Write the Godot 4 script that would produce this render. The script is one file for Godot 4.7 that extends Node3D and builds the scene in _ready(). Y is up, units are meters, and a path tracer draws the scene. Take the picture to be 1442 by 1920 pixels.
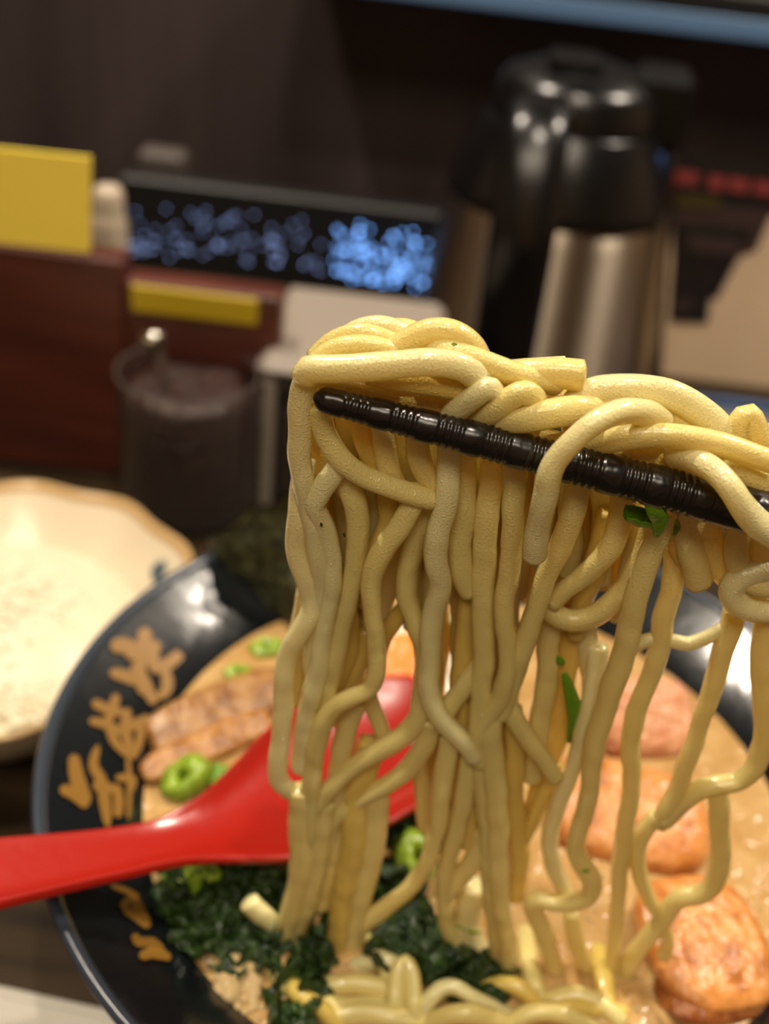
extends Node3D

# ------------------------------------------------------------------ measures
const IMG_W := 1442.0
const IMG_H := 1920.0
const FOCAL_PX := 2000.0
const EYE := Vector3(0.0, 1.03, 0.0)
const PITCH := 33.0
const ROLL := 6.9
const TABLE_Y := 0.75
const RIM_Y := 0.83
const SOUP_Y := 0.8156
const BOWL_C := Vector3(0.0314, 0.83, -0.2)
const CURTAIN_Z := -0.143      # the upright plane in which the lifted noodles hang

var cam_r: Vector3
var cam_u: Vector3
var cam_f: Vector3
var rng := RandomNumberGenerator.new()
var wob := FastNoiseLite.new()
var M := {}
var H := {}
var taken := {}


# ------------------------------------------------------------------ where a sight line meets real surfaces
func aim() -> void:
	var p := deg_to_rad(PITCH)
	var r := deg_to_rad(ROLL)
	cam_f = Vector3(0, -sin(p), -cos(p))
	var side := Vector3.RIGHT
	var up := side.cross(cam_f)
	cam_r = side * cos(r) + up * sin(r)
	cam_u = up * cos(r) - side * sin(r)


func ray(px: float, py: float) -> Vector3:
	return cam_f + cam_r * ((px - IMG_W / 2) / FOCAL_PX) + cam_u * ((IMG_H / 2 - py) / FOCAL_PX)


func at_z(px: float, py: float, z: float) -> Vector3:
	var d := ray(px, py)
	return EYE + d * ((z - EYE.z) / d.z)


func at_y(px: float, py: float, y: float) -> Vector3:
	var d := ray(px, py)
	return EYE + d * ((y - EYE.y) / d.y)


func depth_of(p: Vector3) -> float:
	return (p - EYE).dot(cam_f)


# ------------------------------------------------------------------ naming
func numbered(called: String) -> String:
	var n: int = taken.get(called, 0)
	taken[called] = n + 1
	return called if n == 0 else "%s_%03d" % [called, n]


func thing(called: String, label: String, category: String, pos := Vector3.ZERO, group := "") -> Node3D:
	var o := Node3D.new()
	o.name = numbered(called)
	add_child(o)
	o.position = pos
	tag(o, label, category, group)
	return o


func tag(o: Node, label: String, category: String, group := "", kind := "") -> void:
	if label:
		o.set_meta("label", label)
	if category:
		o.set_meta("category", category)
	if group:
		o.set_meta("group", group)
	if kind:
		o.set_meta("kind", kind)


func obj(called: String, mesh: Mesh, m: Material, parent: Node = null, pos := Vector3.ZERO, rot := Vector3.ZERO) -> MeshInstance3D:
	var o := MeshInstance3D.new()
	o.name = numbered(called) if parent == null else called
	o.mesh = mesh
	o.material_override = m
	o.position = pos
	o.rotation = rot
	if parent == null:
		add_child(o)
	else:
		parent.add_child(o, true)
	return o


func struct_obj(called: String, mesh: Mesh, m: Material, pos := Vector3.ZERO) -> MeshInstance3D:
	var o := obj(called, mesh, m, null, pos)
	o.set_meta("kind", "structure")
	return o


# ------------------------------------------------------------------ materials
func height_tex(freq: float, octaves: int, kind := FastNoiseLite.TYPE_SIMPLEX_SMOOTH, size := 256) -> NoiseTexture2D:
	var n := FastNoiseLite.new()
	n.noise_type = kind
	n.frequency = freq
	n.fractal_octaves = octaves
	n.seed = 11 + int(freq * 1000)
	var t := NoiseTexture2D.new()
	t.width = size
	t.height = size
	t.seamless = true
	t.noise = n
	return t


func color_tex(freq: float, octaves: int, stops: Array, kind := FastNoiseLite.TYPE_SIMPLEX_SMOOTH) -> NoiseTexture2D:
	var t := height_tex(freq, octaves, kind)
	var g := Gradient.new()
	g.offsets = PackedFloat32Array()
	g.colors = PackedColorArray()
	var offs := PackedFloat32Array()
	var cols := PackedColorArray()
	for s in stops:
		offs.append(s[0])
		cols.append(s[1])
	g.offsets = offs
	g.colors = cols
	t.color_ramp = g
	return t


func mat(color: Color, rough: float, metal := 0.0) -> StandardMaterial3D:
	var m := StandardMaterial3D.new()
	m.albedo_color = color
	m.roughness = rough
	m.metallic = metal
	return m


func textured(m: StandardMaterial3D, tex: Texture2D, bump: Texture2D, bump_cm: float, scale: float, world := false) -> StandardMaterial3D:
	m.uv1_triplanar = true
	m.uv1_world_triplanar = world
	m.uv1_scale = Vector3.ONE * scale
	if tex:
		m.albedo_texture = tex
	if bump:
		m.heightmap_enabled = true
		m.heightmap_texture = bump
		m.heightmap_scale = bump_cm
	return m


func noodle_mat(color: Color, sss: float, rough: float) -> StandardMaterial3D:
	var m := mat(color, rough)
	m.subsurf_scatter_enabled = true
	m.subsurf_scatter_strength = sss
	m.metallic_specular = 0.6
	m.clearcoat_enabled = true
	m.clearcoat = 0.35
	m.clearcoat_roughness = 0.1
	m.backlight_enabled = true
	m.backlight = Color(0.72, 0.66, 0.33)
	return textured(m, null, H.wet, 0.011, 110.0)


func make_materials() -> void:
	H.fine = height_tex(0.02, 3)
	# sparse beads of broth on the noodles
	H.wet = height_tex(0.07, 1)
	var beads := Gradient.new()
	beads.offsets = PackedFloat32Array([0.0, 0.64, 0.82, 1.0])
	beads.colors = PackedColorArray([Color(0.1, 0.1, 0.1), Color(0.16, 0.16, 0.16), Color(0.9, 0.9, 0.9), Color.WHITE])
	H.wet.color_ramp = beads
	H.lumpy = height_tex(0.03, 4)
	H.cell = height_tex(0.05, 2, FastNoiseLite.TYPE_CELLULAR)
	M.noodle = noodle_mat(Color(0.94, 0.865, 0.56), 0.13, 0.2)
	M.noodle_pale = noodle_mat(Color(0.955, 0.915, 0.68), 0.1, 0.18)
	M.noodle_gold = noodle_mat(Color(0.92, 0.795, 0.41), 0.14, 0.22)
	M.chopstick = mat(Color(0.052, 0.05, 0.047), 0.26)
	M.chopstick.metallic_specular = 0.6
	textured(M.chopstick, null, H.fine, 0.02, 45.0)
	M.lacquer = mat(Color(0.06, 0.075, 0.085), 0.17)
	textured(M.lacquer, null, H.lumpy, 0.008, 18.0)
	M.lacquer_rim_lit = mat(Color(0.19, 0.22, 0.26), 0.25)  # paler than the lacquer: the highlight along the lip is put into the colour
	M.gold = mat(Color(0.50, 0.36, 0.12), 0.42, 0.1)
	M.red = mat(Color(0.60, 0.09, 0.035), 0.3)
	M.red.clearcoat_enabled = true
	M.red.clearcoat = 0.4
	M.red.clearcoat_roughness = 0.12
	textured(M.red, null, H.lumpy, 0.006, 30.0)
	M.soup = textured(mat(Color.WHITE, 0.16), color_tex(0.012, 4, [[0.0, Color(0.64, 0.49, 0.28)], [0.5, Color(0.70, 0.56, 0.35)], [1.0, Color(0.74, 0.62, 0.42)]]), H.lumpy, 0.06, 22.0)
	M.bubble = mat(Color(0.74, 0.64, 0.46), 0.05)
	M.pork = textured(mat(Color.WHITE, 0.3), color_tex(0.014, 4, [[0.0, Color(0.56, 0.29, 0.08)], [0.42, Color(0.78, 0.50, 0.24)], [1.0, Color(0.86, 0.65, 0.42)]]), H.lumpy, 0.06, 30.0)
	M.pork_tan = textured(mat(Color.WHITE, 0.3), color_tex(0.016, 4, [[0.0, Color(0.38, 0.23, 0.10)], [0.5, Color(0.58, 0.41, 0.22)], [1.0, Color(0.66, 0.51, 0.31)]]), H.lumpy, 0.06, 30.0)
	M.pork_orange = textured(mat(Color.WHITE, 0.3), color_tex(0.018, 4, [[0.0, Color(0.46, 0.28, 0.12)], [0.5, Color(0.62, 0.42, 0.21)], [1.0, Color(0.72, 0.55, 0.33)]]), H.lumpy, 0.06, 30.0)
	M.pork_pink = textured(mat(Color.WHITE, 0.3), color_tex(0.014, 3, [[0.0, Color(0.74, 0.46, 0.30)], [0.5, Color(0.82, 0.58, 0.42)], [1.0, Color(0.84, 0.64, 0.49)]]), H.lumpy, 0.08, 30.0)
	M.pork_rind = textured(mat(Color.WHITE, 0.28), color_tex(0.02, 4, [[0.0, Color(0.36, 0.14, 0.05)], [0.5, Color(0.60, 0.34, 0.15)], [1.0, Color(0.76, 0.50, 0.26)]]), H.lumpy, 0.08, 40.0)
	M.spinach = textured(mat(Color.WHITE, 0.13), color_tex(0.02, 3, [[0.0, Color(0.07, 0.13, 0.04)], [0.6, Color(0.16, 0.25, 0.09)], [1.0, Color(0.30, 0.39, 0.16)]]), H.lumpy, 0.18, 60.0)
	M.onion = textured(mat(Color.WHITE, 0.25), color_tex(0.02, 2, [[0.0, Color(0.40, 0.52, 0.07)], [1.0, Color(0.62, 0.71, 0.26)]]), H.fine, 0.03, 60.0)
	M.onion_dark = textured(mat(Color(0.38, 0.54, 0.10), 0.22), null, H.fine, 0.03, 60.0)
	for k in ["spinach", "onion", "onion_dark"]:
		M[k].backlight_enabled = true
		M[k].backlight = Color(0.18, 0.28, 0.06)
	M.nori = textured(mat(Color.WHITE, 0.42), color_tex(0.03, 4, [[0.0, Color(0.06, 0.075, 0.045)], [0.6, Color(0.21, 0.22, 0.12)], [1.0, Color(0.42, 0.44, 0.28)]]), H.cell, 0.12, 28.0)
	M.egg_white = mat(Color(0.93, 0.89, 0.80), 0.25)
	M.egg_white.subsurf_scatter_enabled = true
	M.egg_white.subsurf_scatter_strength = 0.2
	M.yolk = textured(mat(Color(0.95, 0.52, 0.06), 0.25), null, H.fine, 0.03, 60.0)
	M.porcelain = textured(mat(Color(0.85, 0.80, 0.70), 0.16), null, H.lumpy, 0.01, 14.0)
	M.porcelain_rim = mat(Color(0.70, 0.58, 0.40), 0.22)
	M.blue_glaze = mat(Color(0.20, 0.33, 0.40), 0.2)
	M.rice = mat(Color(0.86, 0.81, 0.70), 0.4)
	M.rice.subsurf_scatter_enabled = true
	M.rice.subsurf_scatter_strength = 0.15
	M.counter = textured(mat(Color.WHITE, 0.65), color_tex(0.01, 5, [[0.0, Color(0.10, 0.075, 0.05)], [0.5, Color(0.20, 0.155, 0.10)], [1.0, Color(0.27, 0.21, 0.14)]]), H.lumpy, 0.02, 3.0)
	M.counter.metallic_specular = 0.25
	M.counter.uv1_scale = Vector3(2.0, 8.0, 14.0)
	M.pale_sheet = textured(mat(Color(0.74, 0.72, 0.67), 0.8), null, H.fine, 0.02, 40.0)
	M.wall_dark = textured(mat(Color.WHITE, 0.5), color_tex(0.008, 4, [[0.0, Color(0.14, 0.105, 0.105)], [1.0, Color(0.23, 0.19, 0.19)]]), null, 0.0, 1.2)
	M.wall_dark.uv1_scale = Vector3(5.0, 0.6, 5.0)
	M.plaster = textured(mat(Color(0.62, 0.52, 0.42), 0.8), null, H.lumpy, 0.05, 2.0)
	M.floor = textured(mat(Color(0.20, 0.16, 0.13), 0.5), null, H.lumpy, 0.02, 2.0)
	M.panel_wood = textured(mat(Color.WHITE, 0.4), color_tex(0.01, 4, [[0.0, Color(0.24, 0.10, 0.07)], [1.0, Color(0.36, 0.17, 0.12)]]), null, 0.0, 3.0)
	M.panel_wood.uv1_scale = Vector3(3.0, 20.0, 3.0)
	M.yellow = mat(Color(0.96, 0.86, 0.33), 0.6)
	M.yellow_olive = mat(Color(0.70, 0.60, 0.03), 0.5)
	M.black_plastic = mat(Color(0.045, 0.044, 0.048), 0.24)
	M.black_matte = mat(Color(0.035, 0.036, 0.04), 0.5)
	M.steel = mat(Color(0.70, 0.65, 0.58), 0.37, 1.0)
	M.steel.anisotropy_enabled = true
	M.steel.anisotropy = -1.0
	M.bright_steel = mat(Color(0.8, 0.78, 0.74), 0.15, 1.0)
	M.grey_plastic = mat(Color(0.62, 0.58, 0.53), 0.4)
	M.lid_plastic = mat(Color(0.55, 0.51, 0.47), 0.4)
	M.cream_plastic = mat(Color(0.72, 0.66, 0.58), 0.4)
	M.dim_grey = mat(Color(0.28, 0.25, 0.23), 0.6)
	M.clear = mat(Color(0.5, 0.5, 0.5, 0.05), 0.04)
	M.clear.transparency = BaseMaterial3D.TRANSPARENCY_ALPHA
	M.chili = textured(mat(Color.WHITE, 0.35), color_tex(0.02, 3, [[0.0, Color(0.07, 0.035, 0.025)], [1.0, Color(0.26, 0.11, 0.06)]]), H.lumpy, 0.2, 30.0)
	M.paper_beige = mat(Color(0.90, 0.80, 0.67), 0.5)
	M.ink_dark = mat(Color(0.10, 0.075, 0.07), 0.5)
	M.ink_brown = mat(Color(0.24, 0.18, 0.17), 0.5)
	M.ink_red = mat(Color(0.55, 0.22, 0.22), 0.5)
	M.ink_olive = mat(Color(0.26, 0.22, 0.06), 0.5)
	M.blue_paint = mat(Color(0.10, 0.24, 0.40), 0.45)
	M.grey_blue = mat(Color(0.36, 0.37, 0.42), 0.5)
	M.dot_dim = mat(Color(0.4, 0.45, 0.55), 0.4)
	M.dot_dim.emission_enabled = true
	M.dot_dim.emission = Color(0.50, 0.58, 0.78)
	M.dot_dim.emission_energy_multiplier = 4.2
	M.dot_blue = mat(Color(0.3, 0.5, 0.8), 0.4)
	M.dot_blue.emission_enabled = true
	M.dot_blue.emission = Color(0.47, 0.68, 0.98)
	M.dot_blue.emission_energy_multiplier = 11.0
	M.strip_glow = mat(Color(0.3, 0.4, 0.5), 0.5)
	M.strip_glow.emission_enabled = true
	M.strip_glow.emission = Color(0.26, 0.38, 0.52)
	M.strip_glow.emission_energy_multiplier = 0.24
	M.lamp_glow = mat(Color(1, 0.95, 0.85), 0.4)
	M.lamp_glow.emission_enabled = true
	M.lamp_glow.emission = Color(1.0, 0.94, 0.86)
	M.lamp_glow.emission_energy_multiplier = 30.0
	M.fill_panel_glow = mat(Color(1, 0.95, 0.85), 0.4)
	M.fill_panel_glow.emission_enabled = true
	M.fill_panel_glow.emission = Color(1.0, 0.93, 0.83)
	M.fill_panel_glow.emission_energy_multiplier = 3.0


# ------------------------------------------------------------------ mesh helpers
func grid_mesh(P: Array, wrap := false) -> ArrayMesh:
	# rows of points -> one smooth mesh; wrap joins the last column to the first
	var rows := P.size()
	var cols: int = P[0].size()
	var v := PackedVector3Array()
	var uv := PackedVector2Array()
	for i in rows:
		for j in cols:
			v.append(P[i][j])
			uv.append(Vector2(float(j) / maxi(cols - 1, 1), float(i) / maxi(rows - 1, 1)))
	var idx := PackedInt32Array()
	var jm := cols if wrap else cols - 1
	for i in rows - 1:
		for j in jm:
			var a := i * cols + j
			var b := i * cols + (j + 1) % cols
			idx.append_array(PackedInt32Array([a, a + cols, b, b, a + cols, b + cols]))
	return finish(v, uv, idx)


func finish(v: PackedVector3Array, uv: PackedVector2Array, idx: PackedInt32Array) -> ArrayMesh:
	var n := PackedVector3Array()
	n.resize(v.size())
	for k in range(0, idx.size(), 3):
		var a := v[idx[k]]
		var f := (v[idx[k + 2]] - a).cross(v[idx[k + 1]] - a)
		n[idx[k]] += f
		n[idx[k + 1]] += f
		n[idx[k + 2]] += f
	for k in n.size():
		n[k] = n[k].normalized() if n[k].length_squared() > 0.0 else Vector3.UP
	var arr := []
	arr.resize(Mesh.ARRAY_MAX)
	arr[Mesh.ARRAY_VERTEX] = v
	arr[Mesh.ARRAY_NORMAL] = n
	arr[Mesh.ARRAY_TEX_UV] = uv
	arr[Mesh.ARRAY_INDEX] = idx
	var m := ArrayMesh.new()
	m.add_surface_from_arrays(Mesh.PRIMITIVE_TRIANGLES, arr)
	return m


func smooth(pts: Array, step: float) -> PackedVector3Array:
	var out := PackedVector3Array()
	var n := pts.size()
	for i in n - 1:
		var p0: Vector3 = pts[maxi(i - 1, 0)]
		var p1: Vector3 = pts[i]
		var p2: Vector3 = pts[i + 1]
		var p3: Vector3 = pts[mini(i + 2, n - 1)]
		var k := maxi(1, int(ceil(p1.distance_to(p2) / step)))
		for s in k:
			out.append(p1.cubic_interpolate(p2, p0, p3, float(s) / k))
	out.append(pts[n - 1])
	return out


func tube(path: PackedVector3Array, radius: Callable, sides: int, squash := 1.0, twist := 0.0, power := 2.0) -> ArrayMesh:
	# a capped tube; radius(t, metres along) in metres
	var rows := []
	var n := path.size()
	var t0 := (path[1] - path[0]).normalized()
	var u := t0.cross(Vector3.BACK if absf(t0.z) < 0.9 else Vector3.UP).normalized()
	var along := 0.0
	for i in n:
		var t := (path[mini(i + 1, n - 1)] - path[maxi(i - 1, 0)]).normalized()
		u = (u - t * u.dot(t)).normalized()
		var w := t.cross(u)
		if i > 0:
			along += path[i].distance_to(path[i - 1])
		var r: float = radius.call(float(i) / (n - 1), along)
		var ring := PackedVector3Array()
		for j in sides:
			var a := TAU * j / sides
			var c := cos(a)
			var s := sin(a)
			var k := pow(pow(absf(c), power) + pow(absf(s), power), -1.0 / power)
			var q := Vector2(c * k, s * k * squash).rotated(twist * along)
			ring.append(path[i] + (u * q.x + w * q.y) * r)
		if i == 0 or i == n - 1:
			var end := path[i] + t * (-0.25 if i == 0 else 0.25) * r
			var dot_ring := PackedVector3Array()
			var mid_ring := PackedVector3Array()
			for j in sides:
				dot_ring.append(end)
				mid_ring.append(ring[j].lerp(end, 0.35) + t * (-0.1 if i == 0 else 0.1) * r)
			if i == 0:
				rows.append(dot_ring)
				rows.append(mid_ring)
				rows.append(ring)
			else:
				rows.append(ring)
				rows.append(mid_ring)
				rows.append(dot_ring)
		else:
			rows.append(ring)
	return grid_mesh(rows, true)


func lathe(profile: Array, segs: int, shape: Variant = null) -> ArrayMesh:
	# profile: Vector2(radius, y), listed so that faces turn outwards going up the outside
	var rows := []
	for p in profile:
		var ring := PackedVector3Array()
		for j in segs:
			var a := -TAU * j / segs
			var k: float = shape.call(a, p) if shape != null else 1.0
			ring.append(Vector3(cos(a) * p.x * k, p.y, sin(a) * p.x * k))
		rows.append(ring)
	return grid_mesh(rows, true)


func box(size: Vector3, bevel := 0.0) -> ArrayMesh:
	# a box with chamfered edges, built round its centre
	var st := SurfaceTool.new()
	st.begin(Mesh.PRIMITIVE_TRIANGLES)
	st.set_smooth_group(-1)
	var h := size / 2
	var b := minf(bevel, minf(h.x, minf(h.y, h.z)) * 0.9)
	for ax in 3:
		for s in [-1.0, 1.0]:
			var a1 := (ax + 1) % 3
			var a2 := (ax + 2) % 3
			var q := []
			for c in [[-1, -1], [1, -1], [1, 1], [-1, 1]]:
				var p := Vector3.ZERO
				p[ax] = s * h[ax]
				p[a1] = c[0] * (h[a1] - b)
				p[a2] = c[1] * (h[a2] - b)
				q.append(p)
			face(st, q, Vector3.ZERO)
	if b > 0.0:
		for ax in 3:
			var a1 := (ax + 1) % 3
			var a2 := (ax + 2) % 3
			for s1 in [-1.0, 1.0]:
				for s2 in [-1.0, 1.0]:
					var q := []
					for e in [[-1, 0], [1, 0], [1, 1], [-1, 1]]:
						var p := Vector3.ZERO
						p[ax] = e[0] * (h[ax] - b)
						p[a1] = s1 * (h[a1] - (b if e[1] == 1 else 0.0))
						p[a2] = s2 * (h[a2] - (0.0 if e[1] == 1 else b))
						q.append(p)
					face(st, q, Vector3.ZERO)
		for sx in [-1.0, 1.0]:
			for sy in [-1.0, 1.0]:
				for sz in [-1.0, 1.0]:
					var s := Vector3(sx, sy, sz)
					var q := [s * (h - Vector3(0, b, b)), s * (h - Vector3(b, 0, b)), s * (h - Vector3(b, b, 0))]
					face(st, q, Vector3.ZERO)
	st.generate_normals()
	return st.commit()


func face(st: SurfaceTool, q: Array, centre: Vector3) -> void:
	# a polygon of a convex body, turned away from the body's centre
	var n: Vector3 = (q[2] - q[0]).cross(q[1] - q[0])
	if n.dot(q[0] - centre) < 0.0:
		q.reverse()
	for k in range(1, q.size() - 1):
		for p in [q[0], q[k], q[k + 1]]:
			st.add_vertex(p)


func slab(outline: Array, thick: float, along: Vector3) -> ArrayMesh:
	# a flat plate with its own thickness: outline points (any plane), pushed along a direction
	var c := Vector3.ZERO
	for p in outline:
		c += p
	c /= outline.size()
	var push := along.normalized() * thick
	var area := Vector3.ZERO
	for k in outline.size():
		area += (outline[k] - c).cross(outline[(k + 1) % outline.size()] - c)
	if area.dot(push) > 0.0:
		outline.reverse()
	var rows := [[], [], [], [], [], []]
	for p in outline:
		var inn: Vector3 = p.lerp(c, 0.02)
		rows[0].append(c + push)
		rows[1].append(inn + push)
		rows[2].append(p + push * 0.9)
		rows[3].append(p + push * 0.1)
		rows[4].append(inn)
		rows[5].append(c)
	return grid_mesh(rows, true)


func card(a: Vector3, b: Vector3, c: Vector3, d: Vector3, thick: float, along: Vector3) -> ArrayMesh:
	# four corners of a rigid sheet, with depth
	var st := SurfaceTool.new()
	st.begin(Mesh.PRIMITIVE_TRIANGLES)
	st.set_smooth_group(-1)
	var t := along.normalized() * thick
	var f := [a, b, c, d]
	var g := [a + t, b + t, c + t, d + t]
	var mid := (a + b + c + d) / 4.0 + t / 2.0
	for k in 4:
		var n := (k + 1) % 4
		face(st, [f[k], g[k], g[n], f[n]], mid)
	face(st, f, mid)
	face(st, g, mid)
	st.generate_normals()
	return st.commit()


func lump(size: Vector3, rough: float, freq: float, seedling: int, power := 2.0, rows_n := 26, cols_n := 40) -> ArrayMesh:
	# a rounded, uneven block (meat, leaf ball): a superellipsoid with a bumpy skin
	var rows := []
	for i in rows_n + 1:
		var th := PI * (float(i) / rows_n - 0.5)
		var ring := PackedVector3Array()
		for j in cols_n:
			var ph := -TAU * j / cols_n
			var e := 2.0 / power
			var d := Vector3(pw(cos(th), e) * pw(cos(ph), e), pw(sin(th), e), pw(cos(th), e) * pw(sin(ph), e))
			var k := 1.0 + rough * wob.get_noise_3d(d.x * freq + seedling * 17.3, d.y * freq, d.z * freq)
			ring.append(d * size * 0.5 * k)
		rows.append(ring)
	return grid_mesh(rows, true)


func pw(x: float, e: float) -> float:
	return signf(x) * pow(absf(x), e)


# ------------------------------------------------------------------ noodles
func path_of(flat: Array) -> Array:
	# triples: sight line x, y and how far in front of the curtain plane (millimetres, towards the eater)
	var pts := []
	for k in range(0, flat.size(), 3):
		pts.append(at_z(flat[k], flat[k + 1], CURTAIN_Z + flat[k + 2] * 0.001))
	return pts


func noodle(label: String, width: float, tone: String, flat: Array, group := "noodles lifted by the chopsticks") -> MeshInstance3D:
	var pts := path_of(flat)
	return strand(label, width * 0.56 * depth_of(pts[0]) / FOCAL_PX, tone, pts, group)


func strand(label: String, r: float, tone: String, pts: Array, group: String, called := "noodle") -> MeshInstance3D:
	var path := smooth(pts, 0.0011)
	var k := rng.randf() * 100.0
	for i in path.size():
		var p := path[i]
		path[i] = p + Vector3(wob.get_noise_2d(p.y * 900.0, k), 0, wob.get_noise_2d(p.y * 900.0 + 50.0, k)) * 0.00025
	var size := func(_t: float, s: float) -> float: return r * (1.0 + 0.06 * wob.get_noise_2d(s * 700.0, k + 7.0))
	var o := obj(called, tube(path, size, 14, 0.86, rng.randf_range(-60.0, 60.0), 2.5), M[tone])
	tag(o, label, "noodle", group)
	return o


# ------------------------------------------------------------------ the scene
func _ready() -> void:
	rng.seed = 4711
	wob.seed = 5
	wob.noise_type = FastNoiseLite.TYPE_SIMPLEX_SMOOTH
	wob.frequency = 0.12
	wob.fractal_octaves = 2
	aim()
	# camera
	var cam := Camera3D.new()
	cam.name = "camera"
	add_child(cam)
	cam.transform = Transform3D(Basis(cam_r, cam_u, -cam_f), EYE)
	var lens := CameraAttributesPhysical.new()
	lens.frustum_focal_length = 12.0 / (IMG_H / 2.0 / FOCAL_PX)
	lens.exposure_aperture = 7.0
	lens.frustum_focus_distance = 0.167
	lens.frustum_near = 0.02
	lens.frustum_far = 20.0
	cam.attributes = lens
	cam.current = true
	# surroundings and exposure
	var env := Environment.new()
	env.background_mode = Environment.BG_COLOR
	env.background_color = Color(0.02, 0.018, 0.016)
	env.tonemap_mode = Environment.TONE_MAPPER_LINEAR
	env.tonemap_exposure = 1.0
	env.sdfgi_enabled = true
	env.ssao_enabled = true
	env.ssil_enabled = true
	var we := WorldEnvironment.new()
	we.name = "surroundings"
	we.environment = env
	add_child(we)
	make_materials()
	# lamps
	added_fill_panel(Vector3(-0.2, 2.43, 1.0), Vector2(1.2, 0.7), 1.4)  # added unseen panel, soft fill on the noodle fronts
	downlight(Vector3(-0.46, 2.0, -0.56), "small round downlight hanging over the counter above the rice bowl", 1.35)
	downlight(Vector3(0.76, 2.0, -0.54), "small round downlight at the right, nearer of the close pair", 0.75)
	downlight(Vector3(0.86, 2.0, -0.66), "small round downlight at the right, farther of the close pair", 0.75)
	downlight(Vector3(0.06, 2.0, -0.02), "added small round downlight above the ramen bowl to light the front noodles", 0.5)  # added lamp that brightens the front noodles from above
	room()
	background()
	table_things()
	ramen()
	chopsticks()
	noodles()


func added_fill_panel(at: Vector3, size: Vector2, energy: float) -> void:
	var t := thing("added_ceiling_light", "added frosted light panel in the ceiling behind the eater, for soft front fill", "lamp", at)
	obj("frame", box(Vector3(size.x + 0.06, 0.03, size.y + 0.06), 0.004), M.grey_plastic, t, Vector3(0, 0.0, 0))
	obj("diffuser", box(Vector3(size.x, 0.012, size.y), 0.003), M.fill_panel_glow, t, Vector3(0, -0.018, 0))
	var l := AreaLight3D.new()
	l.name = "fill_panel_light"
	l.area_size = size
	l.light_color = Color(1.0, 0.93, 0.83)
	l.light_energy = energy
	l.area_range = 6.0
	l.shadow_enabled = true
	add_child(l)
	l.position = at + Vector3(0, -0.03, 0)
	l.rotation = Vector3(-PI / 2, 0, 0)


func downlight(at: Vector3, label: String, energy: float) -> void:
	var t := thing("downlight", label, "lamp", at, "downlights over the counter")
	obj("lamp_shade", lathe([Vector2(0.022, 0.03), Vector2(0.036, -0.02), Vector2(0.038, -0.02), Vector2(0.026, 0.06), Vector2(0.008, 0.07), Vector2(0.0, 0.07)], 32), M.black_plastic, t)
	obj("cord", tube(PackedVector3Array([Vector3(0, 0.07, 0), Vector3(0, 0.25, 0), Vector3(0, 0.45, 0)]), func(_a: float, _b: float) -> float: return 0.003, 8), M.black_plastic, t)
	obj("bulb", lathe([Vector2(0.0, -0.022), Vector2(0.010, -0.019), Vector2(0.017, -0.008), Vector2(0.017, 0.004), Vector2(0.010, 0.016), Vector2(0.0, 0.02)], 20), M.lamp_glow, t)
	var l := OmniLight3D.new()
	l.name = "bulb_light"
	l.light_color = Color(1.0, 0.94, 0.86)
	l.light_energy = energy
	l.light_size = 0.017
	l.omni_range = 8.0
	l.omni_attenuation = 2.0
	l.shadow_enabled = true
	t.add_child(l, true)
	l.position = Vector3(0, -0.005, 0)


func room() -> void:
	struct_obj("floor", box(Vector3(3.6, 0.1, 3.1)), M.floor, Vector3(0, -0.05, 0.4))
	struct_obj("ceiling", box(Vector3(3.6, 0.1, 3.1)), M.plaster, Vector3(0, 2.5, 0.4))
	struct_obj("wall_back", box(Vector3(3.6, 2.45, 0.1)), M.wall_dark, Vector3(0, 1.225, -0.92))
	struct_obj("wall_front", box(Vector3(3.6, 2.45, 0.1)), M.plaster, Vector3(0, 1.225, 1.9))
	struct_obj("wall_left", box(Vector3(0.1, 2.45, 2.8)), M.plaster, Vector3(-1.75, 1.225, 0.5))
	struct_obj("wall_right", box(Vector3(0.1, 2.45, 2.8)), M.plaster, Vector3(1.75, 1.225, 0.5))
	var t := thing("counter", "long dark brown wooden counter under the bowls and jars", "counter", Vector3(0, 0, -0.36))
	obj("counter_top", box(Vector3(3.38, 0.04, 1.0), 0.004), M.counter, t, Vector3(0, TABLE_Y - 0.02, 0))
	obj("counter_front", box(Vector3(3.38, 0.71, 0.03), 0.002), M.wall_dark, t, Vector3(0, 0.355, 0.30))


func upright(called: String, m: Material, quad: Array, z: float, thick: float, parent: Node, kind := "") -> MeshInstance3D:
	# a rigid upright sheet or board facing the eater; its corners lie at the distance z, its depth goes back
	var o: Vector3 = parent.position if parent else Vector3.ZERO
	var c := []
	for q in quad:
		c.append(at_z(q.x, q.y, z) - o)
	var r := obj(called, card(c[0], c[1], c[2], c[3], thick, Vector3.FORWARD), m, parent)
	if kind:
		r.set_meta("kind", kind)
	return r


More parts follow.
